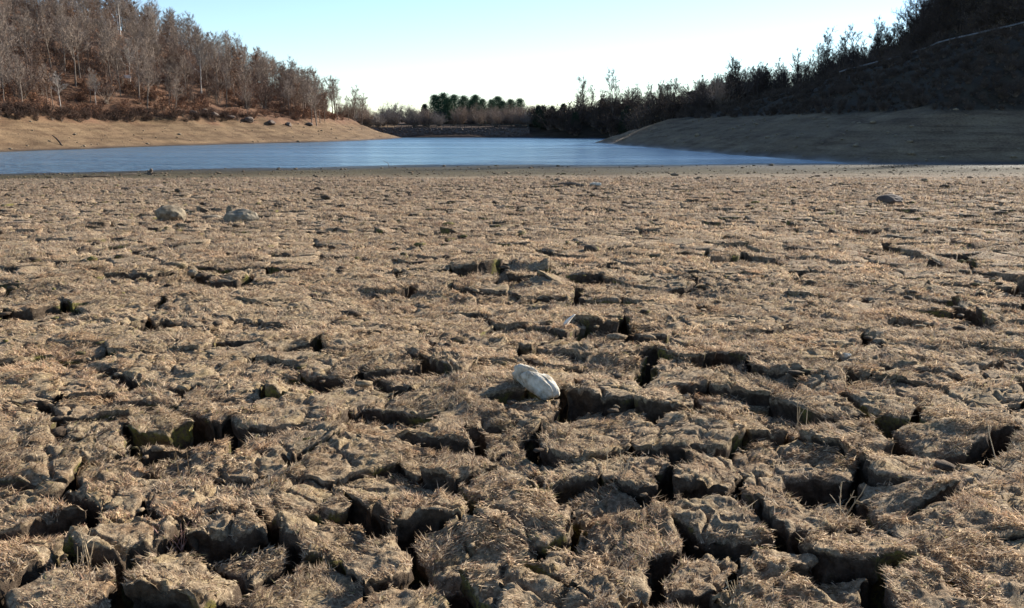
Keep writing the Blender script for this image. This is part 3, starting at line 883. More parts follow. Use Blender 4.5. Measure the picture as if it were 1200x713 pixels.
def evergreen(seed, H, W, c, conic=0.6, low=0.12, clumps=75, nw=.085):
    rg = np.random.default_rng(seed); tr, cr = Seg(), Seg(); c = np.array(c)
    ts = np.linspace(0, 1, 6)
    tr.tube(np.stack([rg.normal(0, .03 * W, 6), rg.normal(0, .03 * W, 6), ts * H * 0.97 - 0.2], 1), 0.022 * H * (1 - 0.93 * ts), 6, (1, 1, 1))
    for i in range(clumps):
        t = low + (1 - low) * (i + rg.random()) / clumps
        prof = (1 - t) ** conic if t > 0.3 else ((1 - t) ** conic) * (0.6 + 0.4 * t / 0.3)
        a = i * 2.4 + rg.normal(0, .3); rr = W * 0.5 * prof * rg.uniform(0.45, 1.1)
        ctr = np.array([math.cos(a) * rr, math.sin(a) * rr, t * H])
        cr.tube([np.array([0, 0, t * H - 0.1 * rr]), ctr], [0.03, 0.012], 3, (0.09, 0.07, 0.055))
        cs = (0.10 + 0.10 * (1 - t)) * W * rg.uniform(.7, 1.2); cc = c * rg.uniform(.65, 1.35)
        m = 70
        P = ctr + rg.normal(0, 1, (m, 3)) * [cs, cs, cs * 0.55]
        D = unit_rows(rg.normal(0, 1, (m, 3)) + [math.cos(a) * .6, math.sin(a) * .6, .6]); S = unit_rows(rg.normal(0, 1, (m, 3)))
        L = rg.uniform(.25, .55, m)[:, None]
        V = np.stack([P - S * nw, P + S * nw, P + D * L], 1).reshape(-1, 3)
        cr.add(V, np.arange(m * 3).reshape(-1, 3), cc)
    return tr.mesh('trunk', DARK_BARK, True), cr.mesh('crown', NEEDLE)
def unit_rows(a): return a / (np.linalg.norm(a, axis=1)[:, None] + 1e-9)

def plant(name, proto, label, cat, x, y, s=1.0, rz=0.0, group=None, zs=1.0, sink=0.0):
    t = thing(name, label, cat, (x, y, gz(x, y) - sink), rz, group)
    t.scale = (s, s, s * zs)
    nm = proto[2] if len(proto) > 2 else 'trunk'
    a = link_mesh(nm, proto[0], t); link_mesh('crown', proto[1], t)
    return t

rg = np.random.default_rng(77)
GREY = [bare_tree(200 + k, 9.5, 0.13, first=0.38, spread=0.30, twigc=(0.235, 0.185, 0.145)) for k in range(6)]
RUST = [bare_tree(220 + k, 8.5, 0.11, first=0.30, spread=0.32, twigc=(0.17, 0.12, 0.09), leafc=(0.19, 0.10, 0.055), leaves=380) for k in range(3)]
PALET = [bare_tree(230 + k, 9.5, 0.15, first=0.45, spread=0.28, twigc=(0.27, 0.235, 0.2), barkmat=PALE_BARK) for k in range(2)]
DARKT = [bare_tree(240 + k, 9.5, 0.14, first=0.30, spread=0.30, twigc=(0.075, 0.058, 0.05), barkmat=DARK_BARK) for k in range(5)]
BIG = [bare_tree(250 + k, 13.0, 0.22, first=0.28, spread=0.30, twigc=(0.13, 0.105, 0.09), barkmat=BARK, nprim=26, tw=0.034) for k in range(2)]

def skyline(px):      # top of the trees in the photograph
    return np.interp(px, [0, 170, 200, 250, 300, 345, 385, 410, 440], [-60, -14, 0, 16, 42, 58, 84, 102, 128])

# left hillside wood
def candidates(rg, n, px0, px1, y0, y1, dfun):
    px = rg.uniform(px0, px1, n); y = rg.uniform(y0, y1, n); x = (px - 600) / F * y
    return px, x, y, dfun(x, y), ground_z(x, y)
placed = []
def spaced(x, y, dmin):
    for (a, b) in placed:
        if (a - x) ** 2 + (b - y) ** 2 < dmin * dmin: return False
    placed.append((x, y)); return True
def tree_proto_left(u):
    return (GREY[int(rg.integers(6))], 'grey') if u < .66 else (RUST[int(rg.integers(3))], 'rust') if u < .93 else (PALET[int(rg.integers(2))], 'pale')
KIND = {'grey': 'bare grey tree', 'rust': 'bare tree with rusty leaves', 'pale': 'bare pale-barked tree'}
LZ = [(40, 'at the left edge'), (100, 'above the leaning snag'), (175, 'around the white board'), (225, 'behind the lone dark tree'), (330, 'above the boulder row'), (999, 'at the low right end')]
LH = {'foot': 'low on the left hill', 'mid': 'halfway up the left hill', 'crest': 'high on the left hill'}
def size_word(s): return 'small ' if s < .86 else 'tall ' if s > 1.02 else ''
cnt = 0; more_left = []; more_right = []; more_shore = []
for px, x, y, d, z in zip(*candidates(rg, 16000, -60, 445, 100, 275, d_left)):
    if cnt >= 165 + 190: break
    if d < (10 if px > 370 else 14) or d > 85: continue
    if d < 24 and px < 330 and rg.random() < 0.45: continue
    if px > 170 and proj(x, y, z + 9.0)[1] < skyline(px) - 10: continue
    if not spaced(x, y, 1.9): continue
    pr, kn = tree_proto_left(rg.random())
    zone = 'foot' if d < 24 else 'mid' if d < 42 else 'crest'
    s = rg.uniform(0.78, 1.14)
    if d < 24: s *= 0.72 + 0.1 * (px > 330)
    cnt += 1
    if cnt > 165:
        more_left.append((x, y, z)); continue
    lab = size_word(s) + KIND[kn] + ' ' + LH[zone] + ', ' + next(w for lim, w in LZ if px < lim)
    plant('bare_tree', pr, lab, 'tree', x, y, s, rg.uniform(0, 6.28), 'wood on the left hill')
print('left trees', cnt)
# single trees one can pick out
def single(px, py, proto, label, s=1.0, name='bare_tree'):
    x, y, z = on_ground(px, py)
    return plant(name, proto, label, 'tree', x, y, s, rg.uniform(0, 6.28))
single(201, 126, DARKT[0], 'small dark trunked bare tree standing alone at the left hill foot', 0.62)
single(113, 128, PALET[0], 'slim tree with bright pale trunk low on the left hillside', 0.60)
single(72, 132, PALET[1], 'slim pale tree near the left edge just above the dark bank', 0.62)
single(340, 128, DARKT[1], 'dark bare tree at the right-hand foot of the left hill wood', 0.72)
single(428, 138, GREY[2], 'last small bare tree where the left hill runs down to the water', 0.5)

# undergrowth on the hills
RUSTSH = [bare_shrub(300 + k, 1.7, 1.9, (0.16, 0.10, 0.072), 20, 0.014, (0.20, 0.10, 0.055), 260) for k in range(4)]
def scatter_brush(name, label, n, spots, pool, cmul, sc, seed, mat, frac=0.45, zs=1.0):
    """growth nobody could count: one object, its plants set out on points by geometry nodes"""
    rg = np.random.default_rng(seed); spots = np.array(spots[:n]); n = len(spots)
    me = bpy.data.meshes.new(name); me.vertices.add(n); me.vertices.foreach_set('co', spots.astype(np.float32).ravel())
    rot = np.zeros((n, 3), np.float32); rot[:, 2] = rg.uniform(0, 6.28, n); rot[:, :2] = rg.normal(0, .05, (n, 2))
    s_ = sc * rg.uniform(.6, 1.3, n) * (np.clip(rg.lognormal(-.15, .55, n), .35, 2.6) if sc < .3 else 1); scl = np.stack([s_, s_, s_ * zs], 1).astype(np.float32)
    at = me.attributes.new('rot', 'FLOAT_VECTOR', 'POINT'); at.data.foreach_set('vector', rot.ravel())
    at = me.attributes.new('scl', 'FLOAT_VECTOR', 'POINT'); at.data.foreach_set('vector', scl.ravel())
    at = me.attributes.new('pick', 'INT', 'POINT'); at.data.foreach_set('value', rg.integers(0, len(pool), n).astype(np.int32))
    me.update()
    g = bpy.data.node_groups.new(name, 'GeometryNodeTree')
    g.interface.new_socket('Geometry', in_out='INPUT', socket_type='NodeSocketGeometry'); g.interface.new_socket('Geometry', in_out='OUTPUT', socket_type='NodeSocketGeometry')
    nd, lk = g.nodes, g.links
    gi, go = nd.new('NodeGroupInput'), nd.new('NodeGroupOutput')
    iop = nd.new('GeometryNodeInstanceOnPoints'); iop.inputs['Pick Instance'].default_value = True
    jn = nd.new('GeometryNodeJoinGeometry')
    for tr, cr in pool[::-1]:
        j2 = nd.new('GeometryNodeJoinGeometry'); g2 = nd.new('GeometryNodeGeometryToInstance')
        for m_ in (tr, cr):
            key = m_.name + '_source'
            ob = bpy.data.objects.get(key) or bpy.data.objects.new(key, m_)      # mesh source only, never placed in the scene
            oi = nd.new('GeometryNodeObjectInfo'); oi.inputs['Object'].default_value = ob; lk.new(oi.outputs['Geometry'], j2.inputs[0])
        lk.new(j2.outputs[0], g2.inputs[0]); lk.new(g2.outputs[0], jn.inputs[0])
    for nm, ty, sk in (('rot', 'FLOAT_VECTOR', 'Rotation'), ('scl', 'FLOAT_VECTOR', 'Scale'), ('pick', 'INT', 'Instance Index')):
        na = nd.new('GeometryNodeInputNamedAttribute'); na.data_type = ty; na.inputs['Name'].default_value = nm
        lk.new(na.outputs['Attribute'], iop.inputs[sk])
    lk.new(gi.outputs[0], iop.inputs['Points']); lk.new(jn.outputs[0], iop.inputs['Instance'])
    lk.new(iop.outputs[0], go.inputs[0])
    o = link_mesh(name, me); md = o.modifiers.new('set_out', 'NODES'); md.node_group = g
    return tag(o, label, 'undergrowth', kind='stuff')

def pick(seed, n, px0, px1, y0, y1, dfun, test):
    px, x, y, d, z = candidates(np.random.default_rng(seed), n, px0, px1, y0, y1, dfun)
    return [(a, b, c) for a, b, c, e in zip(x, y, z, d) if test(e, b)]
scatter_brush('hillside_undergrowth', 'rusty brown undergrowth beneath the trees of the left hill', 600, pick(8, 6000, -40, 450, 100, 245, d_left, lambda d, y: 12.5 < d < 45), RUSTSH, np.array([.85, .85, .9]), 0.85, 8, TWIG, 0.22)
scatter_brush('hillside_wood', 'further grey leafless trees packed in the left hillside wood', 260, more_left, GREY, np.array([1.0, 1.0, 1.0]), 0.95, 38, TWIG, 0.38)
SAPL = [bare_shrub(310 + k, 5.5, 3.0, (0.165, 0.118, 0.092), 16, 0.026, (0.2, 0.10, 0.05), 120) for k in range(3)]
scatter_brush('sapling_thicket', 'hazy thicket of thin saplings filling the left hillside wood', 320, pick(18, 5000, -60, 440, 105, 270, d_left, lambda d, y: 17 < d < 78), SAPL, np.array([1.0, 1.0, 1.0]), 0.9, 28, TWIG, 0.5)
EDGESH = [bare_shrub(380 + k, 2.2, 2.2, (0.085, 0.058, 0.045), 20, 0.022, (0.10, 0.055, 0.035), 160) for k in range(2)]
scatter_brush('bank_top_brush', 'dark tangle of low brush along the top of the left bank', 150, pick(9, 20000, -40, 300, 100, 200, d_left, lambda d, y: 11.6 < d < 14), EDGESH, np.array([.34, .36, .42]), 0.58, 9, TWIG, 0.20)

# ------------------------------------------------------------------ right hillside
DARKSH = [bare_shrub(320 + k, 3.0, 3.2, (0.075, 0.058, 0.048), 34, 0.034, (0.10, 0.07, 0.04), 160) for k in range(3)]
CEDAR = [evergreen(340 + k, 5.5, 2.6, (0.030, 0.045, 0.026), 0.7, 0.05, 70) for k in range(3)]
PINE = [evergreen(350 + k, 11.5, 7.0, (0.040, 0.086, 0.042), 0.48, 0.06, 120, .13) for k in range(3)]
TANSH = [bare_shrub(360 + k, 7.5, 6.0, (0.28, 0.215, 0.165), 60, 0.045) for k in range(2)]
GREYSH = [bare_shrub(370 + k, 6.0, 5.0, (0.20, 0.175, 0.155), 60, 0.045) for k in range(2)]

def r_sky(px): return np.interp(px, [620, 660, 700, 720, 740, 800, 850, 900, 950, 1000, 1040], [124, 106, 92, 92, 100, 92, 78, 62, 40, 26, 0])
placed = []; cnt = 0
RZ = [(705, 'left of the tall broad tree'), (760, 'around the tall broad tree'), (860, 'around the large tan bush'), (985, 'just left of the guard rail'), (1090, 'by the lower guard rail'), (9999, 'by the upper guard rail')]
for px, x, y, d, z in zip(*candidates(rg, 22000, 630, 1600, 92, 268, d_right)):
    if len(more_right) > 170 and len(more_shore) > 90: break
    if d < (5 if px < 880 else 14) or d > 95: continue
    if y < 150 and d < 46: continue          # open slope below the guard rail
    if y < 165 and d > 66: continue
    s = rg.uniform(.72, 1.12) * (1.15 if px > 1040 else 1)
    if px < 1040 and proj(x, y, z + 11.0 * s)[1] < r_sky(px) - 4: continue
    if not spaced(x, y, 2.1): continue
    if px > 1225 or cnt >= 155:
        if px > 1070: more_right.append((x, y, z))
        elif y > 165: more_shore.append((x, y, z))
        continue
    lab = size_word(s) + 'dark bare tree on the ' + ('right hill, ' if y < 165 else 'shaded right shore, ') + next(w for lim, w in RZ if px < lim)
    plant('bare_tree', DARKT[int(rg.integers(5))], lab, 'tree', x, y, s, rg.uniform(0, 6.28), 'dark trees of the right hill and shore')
    cnt += 1
print('right trees', cnt, len(more_right))
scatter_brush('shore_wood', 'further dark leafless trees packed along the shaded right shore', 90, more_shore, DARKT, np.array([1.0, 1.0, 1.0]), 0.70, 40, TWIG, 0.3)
scatter_brush('shade_wood', 'dark leafless wood on the upper right hill added beyond the frame edge for shade', 160, more_right, DARKT, np.array([1.0, 1.0, 1.0]), 1.25, 39, TWIG, 0.16)  # mostly out-of-frame trees, added to throw shade on the right bank
placed = []; cnt = 0; shore_sh = []
for px, x, y, d, z in sorted(zip(*candidates(rg, 2500, 622, 900, 168, 275, d_right)), key=lambda c: (c[0] > 775, (c[0] * 7.7) % 1)):
    if cnt >= 170 or (px < 775 and cnt > 85): 
        if px > 775: break
        continue
    if d < 1.5 or d > 34: continue
    if not spaced(x, y, 1.7): continue
    wh = next(w for lim, w in RZ if px < lim)
    if rg.random() < 0.20:
        es = rg.uniform(.7, 1.15)
        plant('evergreen_tree', CEDAR[int(rg.integers(3))], size_word(es) + 'dark evergreen on the far right shore, ' + wh, 'tree', x, y, es, rg.uniform(0, 6.28), 'evergreens on the far right shore')
    else:
        shore_sh.append((x, y, z))
    cnt += 1
scatter_brush('shore_shrubs', 'dark mass of leafless shrubs along the far right shore', 300, shore_sh, DARKSH, None, 1.75, 66, TWIG)
rw = [(x, y, z) for px, x, y, d, z in zip(*candidates(np.random.default_rng(67), 3000, 690, 1075, 138, 262, d_right))
      if d > (34 if y < 165 else 9) and proj(x, y, z + 9.0)[1] > r_sky(px) - 9]
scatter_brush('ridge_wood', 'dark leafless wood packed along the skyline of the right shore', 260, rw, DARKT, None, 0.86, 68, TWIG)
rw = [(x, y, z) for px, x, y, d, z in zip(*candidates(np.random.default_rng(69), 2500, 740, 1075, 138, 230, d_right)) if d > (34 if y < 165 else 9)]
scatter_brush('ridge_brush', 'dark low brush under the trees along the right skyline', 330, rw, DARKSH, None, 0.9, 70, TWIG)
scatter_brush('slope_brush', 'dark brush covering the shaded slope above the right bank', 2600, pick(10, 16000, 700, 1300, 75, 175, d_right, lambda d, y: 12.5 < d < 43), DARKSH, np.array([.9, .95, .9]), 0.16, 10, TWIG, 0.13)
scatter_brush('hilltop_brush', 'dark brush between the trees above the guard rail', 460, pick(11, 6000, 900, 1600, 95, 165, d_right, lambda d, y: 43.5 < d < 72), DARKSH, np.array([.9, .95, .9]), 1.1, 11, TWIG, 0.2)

def at_px(px, y, name, proto, label, cat, s, zs=1.0, group=None):
    x = (px - 600) / F * y
    return plant(name, proto, label, cat, x, y, s, rg.uniform(0, 6.28), group, zs)
at_px(716, 244, 'bare_tree', BIG[0], 'tall bare grey tree with broad crown above the far right shore', 'tree', 1.12)
at_px(681, 259, 'bare_tree', BIG[1], 'tall narrow grey tree left of the tall broad tree, far right shore', 'tree', 0.98)
at_px(840, 172, 'bare_shrub', (*TANSH[0], 'stem'), 'large tan leafless bush glowing among dark trees behind the right bank', 'bush', 0.95)
at_px(815, 178, 'bare_shrub', (*TANSH[1], 'stem'), 'smaller tan leafless bush left of the large tan bush', 'bush', 0.75)

# ------------------------------------------------------------------ far end of the lake
ORD = ['leftmost', 'second', 'third', 'fourth', 'fifth', 'sixth', 'seventh', 'eighth', 'ninth', 'tenth', 'eleventh', 'twelfth', 'rightmost']
for k in range(13):
    px = 512 + k * 7.9 + 2.0 * math.sin(k * 1.7); y = 302 + 6 * math.sin(k * 2.9)
    at_px(px, y, 'pine_tree', PINE[k % 3], ORD[k] + ' green pine from the left in the far pine row', 'pine', (0.78 - 0.012 * k) * (1 + 0.10 * math.sin(k * 2.3)), 1.0, 'pines beyond the far shore')
at_px(500, 298, 'evergreen_tree', CEDAR[0], 'small pointed dark evergreen just left of the far pine row', 'tree', 1.1)
for k, (px, y, s, lab) in enumerate([(452, 292, .95, 'round grey leafless bush nearest the left hill, far shore'), (466, 288, 1.15, 'largest round grey leafless bush on the far shore'), (484, 290, 1.0, 'round grey leafless bush on the far shore beside the small evergreen')]):
    at_px(px, y, 'bare_shrub', (*GREYSH[k % 2], 'stem'), lab, 'bush', s)
for k, (px, y, s, lab) in enumerate([(541, 282, .92, 'tan leafless bush below the left pines of the far row'), (560, 280, .98, 'tan leafless bush below the middle pines of the far row'), (578, 281, .9, 'brown leafless bush below the right pines of the far row'), (597, 279, .92, 'russet leafless bush at the right end of the far row')]):
    at_px(px, y, 'bare_shrub', (*TANSH[k % 2], 'stem'), lab, 'bush', s * 0.85)
fs = np.random.default_rng(64); th = []
for k in range(130):
    px = fs.uniform(400, 640); y = fs.uniform(264, 335); x = (px - 600) / F * y
    th.append((x, y, gz(x, y)))
scatter_brush('far_thicket', 'thicket of grey, tan and dark leafless shrubs behind the far dam', 130, th, [GREYSH[0], DARKSH[0], TANSH[0], GREYSH[1], DARKSH[1]], None, 0.62, 65, TWIG)

# a low stone-faced dam with a railing along its crest
def box(bm, cx, cy, cz, sx, sy, sz, rot=None):
    m = Matrix.Translation((cx, cy, cz)) @ (rot or Matrix.Identity(4)) @ Matrix.Diagonal((sx, sy, sz, 1))
    return bmesh.ops.create_cube(bm, size=1, matrix=m)
dam = thing('rock_dam', 'low dark stone-faced dam with a railing across the far end of the lake', 'dam', (-22, 259, 0))
bm = bmesh.new()
prof = [(-7.0, -2.6), (-1.2, 1.25), (-1.2, 1.42), (2.2, 1.42), (2.2, 1.25), (7, -2.6)]
va = [bm.verts.new((-24, p[0], p[1])) for p in prof]; vb = [bm.verts.new((27, p[0], p[1] - 0.25)) for p in prof]
for k in range(6):
    bm.faces.new((va[k], va[(k + 1) % 6], vb[(k + 1) % 6], vb[k]))
bm.faces.new(va[::-1]); bm.faces.new(vb)
bmesh.ops.recalc_face_normals(bm, faces=bm.faces)
bm_obj('embankment', bm, BROWN_ROCK, dam)
rg2 = np.random.default_rng(31); sV, sT = [], []; off = 0
for k in range(900):
    f = rg2.random(); x = rg2.uniform(-24, 27); s = rg2.uniform(0.22, 0.5)
    V, T = lumps[k % 6]
    sV.append(V * s * [1.2, 1, .8] + [x, -7 + 5.8 * f, -2.6 + 3.8 * f + 0.05 - 0.25 * (x + 24) / 51]); sT.append(T + off); off += len(V)
rip = mesh_np('riprap', np.concatenate(sV), np.concatenate(sT), mat=BROWN_ROCK, parent=dam); rip['kind'] = 'stuff'
bm = bmesh.new(); box(bm, 1.5, -0.9, 2.05, 51, 0.12, 0.14); bm_obj('railing', bm, DARK_ROCK, dam)
bm = bmesh.new(); box(bm, 1.5, -0.9, 1.68, 51, 0.08, 0.08); bm_obj('railing', bm, DARK_ROCK, dam)
for k in range(26):
    bm = bmesh.new(); box(bm, 0, 0, 0, 0.14, 0.14, 0.95); p = bm_obj('railing_post', bm, DARK_ROCK, dam); p.location = (-23.5 + k * 2.0, -0.88, 1.60)

# ------------------------------------------------------------------ guard rail on the right hill
a = np.array(at_depth(985, 74, 138)); b = np.array(at_depth(1215, 37, 110))
gr = thing('guard_rail', 'long pale steel guard rail running up the shaded right hill', 'guard rail', (0, 0, 0))
npst = 19
pts = []
for k in range(npst):
    f = k / (npst - 1); p = a + (b - a) * f
    pts.append((p[0], p[1], gz(p[0], p[1])))
pts = np.array(pts)
zs_ = pts[:, 2].copy()
for _ in range(6): zs_[1:-1] = (zs_[:-2] + zs_[1:-1] + zs_[2:]) / 3
gr.location = tuple(pts[0]); o0 = pts[0]
V, Q = [], []
profw = [(-.0, .76), (.04, .72), (.0, .66), (.04, .60), (0, .56)]
dirv = unit([b[0] - a[0], b[1] - a[1], 0]); nv = np.array([dirv[1], -dirv[0], 0]); nv = nv if nv[0] < 0 else -nv
for k in range(npst):
    base = np.array([pts[k, 0], pts[k, 1], max(zs_[k], pts[k, 2] - 0.1)]) - o0
    for off_, h in profw: V.append(base + nv * (off_ + 0.10) + [0, 0, h])
    for off_, h in profw[::-1]: V.append(base + nv * (off_ + 0.085) + [0, 0, h])
m = 10
for k in range(npst - 1):
    for j in range(m):
        p, q = k * m + j, k * m + (j + 1) % m
        Q.append((p, q, q + m, p + m))
mesh_np('rail', np.array(V), quads=np.array(Q), mat=METAL, parent=gr)
bm = bmesh.new(); box(bm, 0, 0, 0.30, .12, .15, 1.1); pm = bpy.data.meshes.new('post'); bm.to_mesh(pm); bm.free(); pm.materials.append(WOOD)
for k in range(npst):
    o = link_mesh('post', pm, gr); o.location = Vector(pts[k] - o0) + Vector((0, 0, max(zs_[k], pts[k, 2] - 0.1) - pts[k, 2]))
    o.rotation_euler = (0, 0, math.atan2(dirv[1], dirv[0]))

# ------------------------------------------------------------------ stones
def rock(name, label, px, py, size, mat, seed, cat='stone', rz=0.0, group=None, sub=3, cuts=7, sink=0.25, pos=None, tiltx=0, tilty=0, mud=True):
    rg = np.random.default_rng(seed)
    x, y, z = pos if pos else (on_mud(px, py) if mud else on_ground(px, py))
    bm = bmesh.new(); bmesh.ops.create_icosphere(bm, subdivisions=sub, radius=1)
    planes = [(unit(rg.normal(size=3)), rg.uniform(.62, .9)) for _ in range(cuts)]
    ofs = rg.uniform(0, 50)
    for v in bm.verts:
        p = np.array(v.co)
        for nrm, d in planes:
            e = p @ nrm - d
            if e > 0: p = p - nrm * e * 0.92
        k = 1 + 0.14 * (float(vnoise(np.array([p[0] * 3 + ofs]), np.array([p[1] * 3 + p[2] * 4]), seed)[0]) - .5)
        v.co = Vector(p * k * np.array(size) * 0.5)
    zmin = min(v.co.z for v in bm.verts)
    o = bm_obj(name, bm, mat, None, False)
    o.location = (x, y, z - zmin - sink * size[2]); o.rotation_euler = (tiltx, tilty, rz)
    return tag(o, label, cat, group)

bk = np.random.default_rng(91); sV, sT = [], []; off = 0
for px0, px1, dfun in ((-40, 470, d_left), (700, 1260, d_right)):
    for px, x, y, d, z in zip(*candidates(bk, 1500, px0, px1, 66, 240, dfun)):
        if not 0.6 < d < 13: continue
        V, T = lumps[int(bk.integers(6))]; sz = 0.10 * bk.lognormal(0, .5)
        sV.append(V * sz * [1.3, 1, .6] + [x, y, z + sz * .2]); sT.append(T + off); off += len(V)
tag(mesh_np('bank_stones', np.concatenate(sV), np.concatenate(sT), mat=ROCK), 'small stones strewn over the bare banks', 'stones', kind='stuff')
# two rocks in the middle distance, left
rock('stone', 'tan angular rock on the left mud flat, left one of a pair', 200, 258, (.54, .40, .38), ROCK, 8, 'rock', 0.5)
flat_rock = rock('stone', 'dark flat rock with a raised left end, right one of a pair', 283, 260, (.60, .36, .32), GREY_ROCK, 9, 'rock', 0.05)
knob = rock('raised_end', '', 271, 258.5, (.17, .20, .38), GREY_ROCK, 13, 'rock', 0.3)
for k_ in ('label', 'category'): del knob[k_]
flat_rock.rotation_euler = (0, 0, 0); knob.location = knob.location - flat_rock.location; knob.parent = flat_rock
rock('stone', 'low tan rock lying between the tan angular rock and the dark flat rock', 250, 256, (.42, .22, .10), ROCK, 17, 'rock', 0.1)
rock('mud_mound', 'low dark mound on the mud flat at the right', 1042, 238, (.62, .5, .26), BROWN_ROCK, 19, 'mound', 0.2, cuts=3)
rock('stone', 'small bright white stone beside the driftwood on the distant mud', 698, 218, (.42, .25, .16), WHITE_ROCK, 23, 'stone', 0.2)
rock('stone', 'small pale stone on the mud below the dark flat rock', 226, 322, (.12, .09, .07), ROCK, 27)
rock('stone', 'tiny white stone chip on the mud at the right, beside a wide crack', 992, 420, (.055, .04, .035), WHITE_ROCK, 29, sink=0.0)
rock('stone', 'tiny white stone chip at the left end of a crack near the centre', 465, 421, (.05, .035, .03), WHITE_ROCK, 33, sink=0.0)
rock('stone', 'small pale boulder on the shaded right bank', 817, 160, (.75, .6, .62), ROCK, 35, 'boulder', mud=False)
for k, (px, py, s) in enumerate([(226, 134, 1.1), (252, 137, 1.3), (270, 139, 1.0), (292, 143, 1.4), (318, 146, 1.3), (338, 148, 1.2), (362, 147, 1.1), (240, 131, .9)]):
    rock('stone', ['first', 'second', 'third', 'fourth', 'fifth', 'sixth', 'seventh', 'upper'][k] + ' brown boulder from the left along the top of the left bank', px, py, (1.7 * s, 1.2 * s, .85 * s), BROWN_ROCK, 60 + k, 'boulder', rg.uniform(0, 3), 'boulders along the left bank top', mud=False)

# the white dented lump in the foreground
def white_lump():
    x, y, z = on_mud(628, 458)
    bm = bmesh.new(); bmesh.ops.create_icosphere(bm, subdivisions=5, radius=1)
    n3 = lambda p, f, sd: float(vnoise(np.array([p[0] * f + p[2] * 0.7 * f]), np.array([p[1] * f - p[2] * 0.6 * f + 3]), sd)[0]) - .5
    cuts = [((0.1, 0.35, 0.93), .72), ((-.98, -.1, .15), .84), ((.93, .1, -.35), .80), ((.35, -.85, .38), .80), ((-.2, -.9, -.3), .8), ((.75, .3, .6), .82), ((-.6, .3, .74), .80)]
    for v in bm.verts:
        p = np.array(v.co)
        m = (abs(p[0]) ** 3 + abs(p[1]) ** 3 + abs(p[2]) ** 3) ** (1 / 3); p = p / m
        for nr, d in cuts:
            nr = unit(nr); e = p @ nr - d
            if e > 0: p = p - nr * e * 0.5
        notch = math.exp(-((p[0] + 0.32 - 0.25 * p[1]) / 0.13) ** 2) * max(0.0, min(1.0, 0.45 + 0.9 * p[2]))
        p[2] -= 0.85 * notch * (1 if p[2] > 0 else .3); p[1] *= 1 - 0.38 * notch
        k = 1 + 0.22 * n3(p, 1.6, 71) + 0.12 * n3(p, 4.5, 72) + 0.05 * n3(p, 12, 73)
        v.co = Vector((p[0] * 0.165 * k, p[1] * 0.052 * k, p[2] * 0.058 * k))
    o = bm_obj('white_stone', bm, WHITE_ROCK, None, True)
    o.rotation_euler = (0.2, math.radians(13), math.radians(-52))
    o.location = (x, y, z + 0.05)
    tag(o, 'white dented stone lying on the cracked mud in the centre foreground', 'stone')
white_lump()

# thin curved white shell sliver
def shell():
    x, y, z = on_mud(660, 387)
    V, Q = [], []
    for k in range(11):
        t = k / 10; a = -0.5 + 1.5 * t
        w = 0.011 * math.sin(math.pi * (0.12 + 0.82 * t)) + 0.002
        c = np.array([0.035 * (1 - math.cos(a * 1.1)) + 0.03 * t, 0.0, 0.075 * t])
        for (dx, dy) in ((-w, 0), (0, -0.006), (w, 0), (0, 0.004)): V.append(c + [dx, dy, 0])
    for k in range(10):
        for j in range(4):
            p, q = k * 4 + j, k * 4 + (j + 1) % 4; Q.append((p, q, q + 4, p + 4))
    Q += [(3, 2, 1, 0), (40, 41, 42, 43)]
    o = mesh_np('shell_fragment', np.array(V), quads=np.array(Q), mat=SHELL, smooth=True)
    o.location = (x, y, z + 0.012); o.rotation_euler = (0.1, 0.1, 0.2); o.scale = (1.35, 1.35, 1.35)
    tag(o, 'thin curved white shell sliver standing in the mud behind the white stone', 'shell')
shell()

# ------------------------------------------------------------------ driftwood, snags
def stick(name, label, pts, rad, mat=WOOD, cat='driftwood', branches=(), group=None, sides=7):
    s = Seg(); pts = np.asarray(pts, float); o0 = pts[0].copy()
    rad = np.asarray(rad, float)
    # subdivide with a little wander
    P, Rr = [], []
    rg = np.random.default_rng(int(abs(o0[0] * 100)) + 3)
    for k in range(len(pts) - 1):
        for j in range(4):
            f = j / 4; P.append(pts[k] + (pts[k + 1] - pts[k]) * f + rg.normal(0, rad[k] * 0.25, 3)); Rr.append((rad[k] + (rad[k + 1] - rad[k]) * f) * rg.uniform(.85, 1.15))
    P.append(pts[-1]); Rr.append(rad[-1])
    P.insert(0, P[0]); Rr.insert(0, 0.001); P.append(P[-1]); Rr.append(0.001)
    s.tube(np.array(P) - o0, Rr, sides, (1, 1, 1))
    root = thing(name, label, cat, tuple(o0), 0, group)
    link_mesh('stem', s.mesh('stem', mat, True), root)
    for bp, brd in branches:
        s2 = Seg(); s2.tube(np.asarray(bp, float) - o0, brd, 5, (1, 1, 1))
        link_mesh('branch', s2.mesh('branch', mat, True), root)
    return root
def mudpt(px, py, h=0.0):
    x, y, z = on_mud(px, py); return np.array([x, y, z + h])
p, q = mudpt(655, 217, .05), mudpt(684, 219.5, .05)
stick('driftwood_log', 'weathered driftwood log on the distant mud left of a white stone', [p, (p + q) / 2 + [0, 0, .03], q], [.03, .045, .03])
p, q = mudpt(98, 208.5, .06), mudpt(128, 207.5, .05)
stick('driftwood_log', 'dark driftwood log near the left water edge', [p, q], [.03, .04], DARK_BARK)
p, q = mudpt(140, 206, .05), mudpt(160, 205.2, .06)
stick('driftwood_log', 'shorter driftwood piece right of the dark log by the water', [p, q], [.025, .035], DARK_BARK)
p = mudpt(176, 205.2, .03)
stick('stump', 'small dark stump at the left edge of the water', [p - [0, 0, .1], p + [.02, 0, .16], p + [.06, 0, .30]], [.15, .12, .05], cat='stump', branches=[([p + [0, 0, .08], p + [-.35, .0, .02]], [.05, .015]), ([p + [0, 0, .1], p + [.34, .05, .05]], [.05, .015])])
p = mudpt(457, 197.5)
stick('dead_branch', 'thin bent twig sticking up at the near edge of the water', [p - [0, 0, .1], p + [-.10, 0, .30], p + [-.45, 0, .50]], [.022, .018, .008], cat='branch')
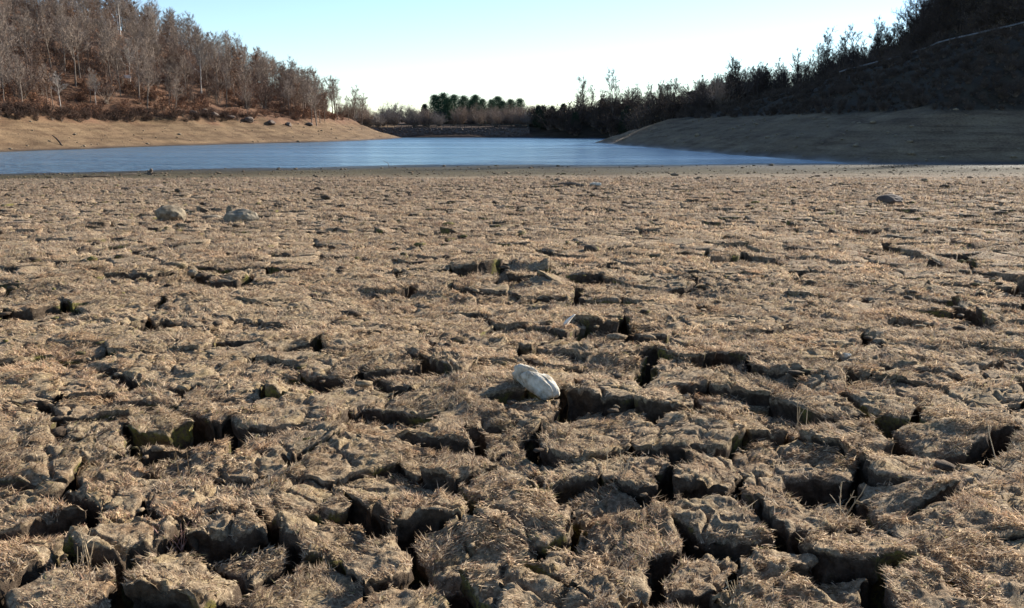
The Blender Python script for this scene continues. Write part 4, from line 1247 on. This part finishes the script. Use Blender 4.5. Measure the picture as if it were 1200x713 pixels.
p = np.array(on_ground(75, 172)); q = np.array(on_ground(64, 164))
stick('dead_branch', 'dark leaning snag on the tan left bank', [p - [0, 0, .2], (p + q) / 2 + [0, -0.3, .45], q + [0, -0.5, .55]], [.12, .10, .05], DARK_BARK, 'snag')
p, q = mudpt(5, 264, .02), mudpt(36, 262, .02)
stick('driftwood_stick', 'reddish stick lying on the mud at the far left', [p, q], [.022, .016], cat='stick')
p, q = mudpt(143, 223, .03), mudpt(190, 219.5, .04)
stick('driftwood_stick', 'long dark stick lying on the mud beyond the pair of rocks', [p, q], [.035, .05], cat='stick')

# spit of dark mud and a post by the tip
# white board on the left hill
x, y, z = on_ground(151, 104)
sg = thing('white_sign', 'small white board on a post among the trees of the left hill', 'sign', (x, y, z))
hh = at_depth(151, 90, y)[2] - z
bm = bmesh.new(); box(bm, 0, 0, hh / 2 - .2, .10, .10, hh + .4); bm_obj('post', bm, WOOD, sg)
bm = bmesh.new(); box(bm, 0, -.09, hh, 1.15, .05, .55); bmesh.ops.bevel(bm, geom=bm.edges[:], offset=.01, affect='EDGES'); bm_obj('board', bm, PAINT, sg)

# ------------------------------------------------------------------ dry weeds in the foreground
WEED = attr_mat('weed_stems', 0.85, 0.2)
def weed(label, px, py, h, n, seed, spread=0.25, c=(0.42, 0.32, 0.2)):
    rg = np.random.default_rng(seed); x, y, z = on_mud(px, py)
    t = thing('dry_weed', label, 'weed', (x, y, z - 0.02), 0)
    for k in range(n):
        s = Seg(); a = rg.uniform(0, 6.28); l = h * rg.uniform(.6, 1.1)
        d = unit([math.cos(a) * spread * rg.uniform(.3, 1.3), math.sin(a) * spread * rg.uniform(.3, 1.3), 1])
        o = np.array([rg.normal(0, .02), rg.normal(0, .02), -.03]); pts = [o]
        for j in range(4):
            d = unit(d + rg.normal(0, .09, 3)); pts.append(pts[-1] + d * l / 4)
        cc = np.array(c) * rg.uniform(.7, 1.3)
        s.tube(pts, np.array([.0022, .002, .0017, .0014, .001]), 4, cc)
        for j in range(4):
            q = pts[rg.integers(1, 4)]; e = q + unit(d + rg.normal(0, .7, 3)) * l * rg.uniform(.1, .25)
            s.blade(q, e, .0045, cc * rg.uniform(.8, 1.2), rg)
        link_mesh('stem', s.mesh('stem', WEED), t)
weed('tuft of pale upright stems beside the crack at the lower left', 100, 665, .16, 9, 1)
weed('single tall brown weed on the mud in the left foreground', 207, 548, .15, 3, 2, .15, (.26, .17, .09))
weed('reddish weed just right of the tall brown weed, left foreground', 231, 572, .12, 5, 3, .35, (.24, .12, .08))
weed('pale forked grass stems on the right above the wide crack', 938, 500, .17, 4, 4, .25)
weed('pale straw stems in the middle foreground right of centre', 722, 556, .15, 8, 5, .5)
weed('thin pale stems leaning over the deep hole at right', 995, 590, .17, 4, 6, .4)
weed('straw stems at the bottom right beside the flat block', 868, 705, .14, 6, 7, .35)
weed('thin stalk by the crack at the far right edge', 1185, 533, .16, 4, 8, .5)
weed('brown twiggy weed near the bottom left corner', 205, 628, .11, 8, 9, .6, (.25, .15, .12))
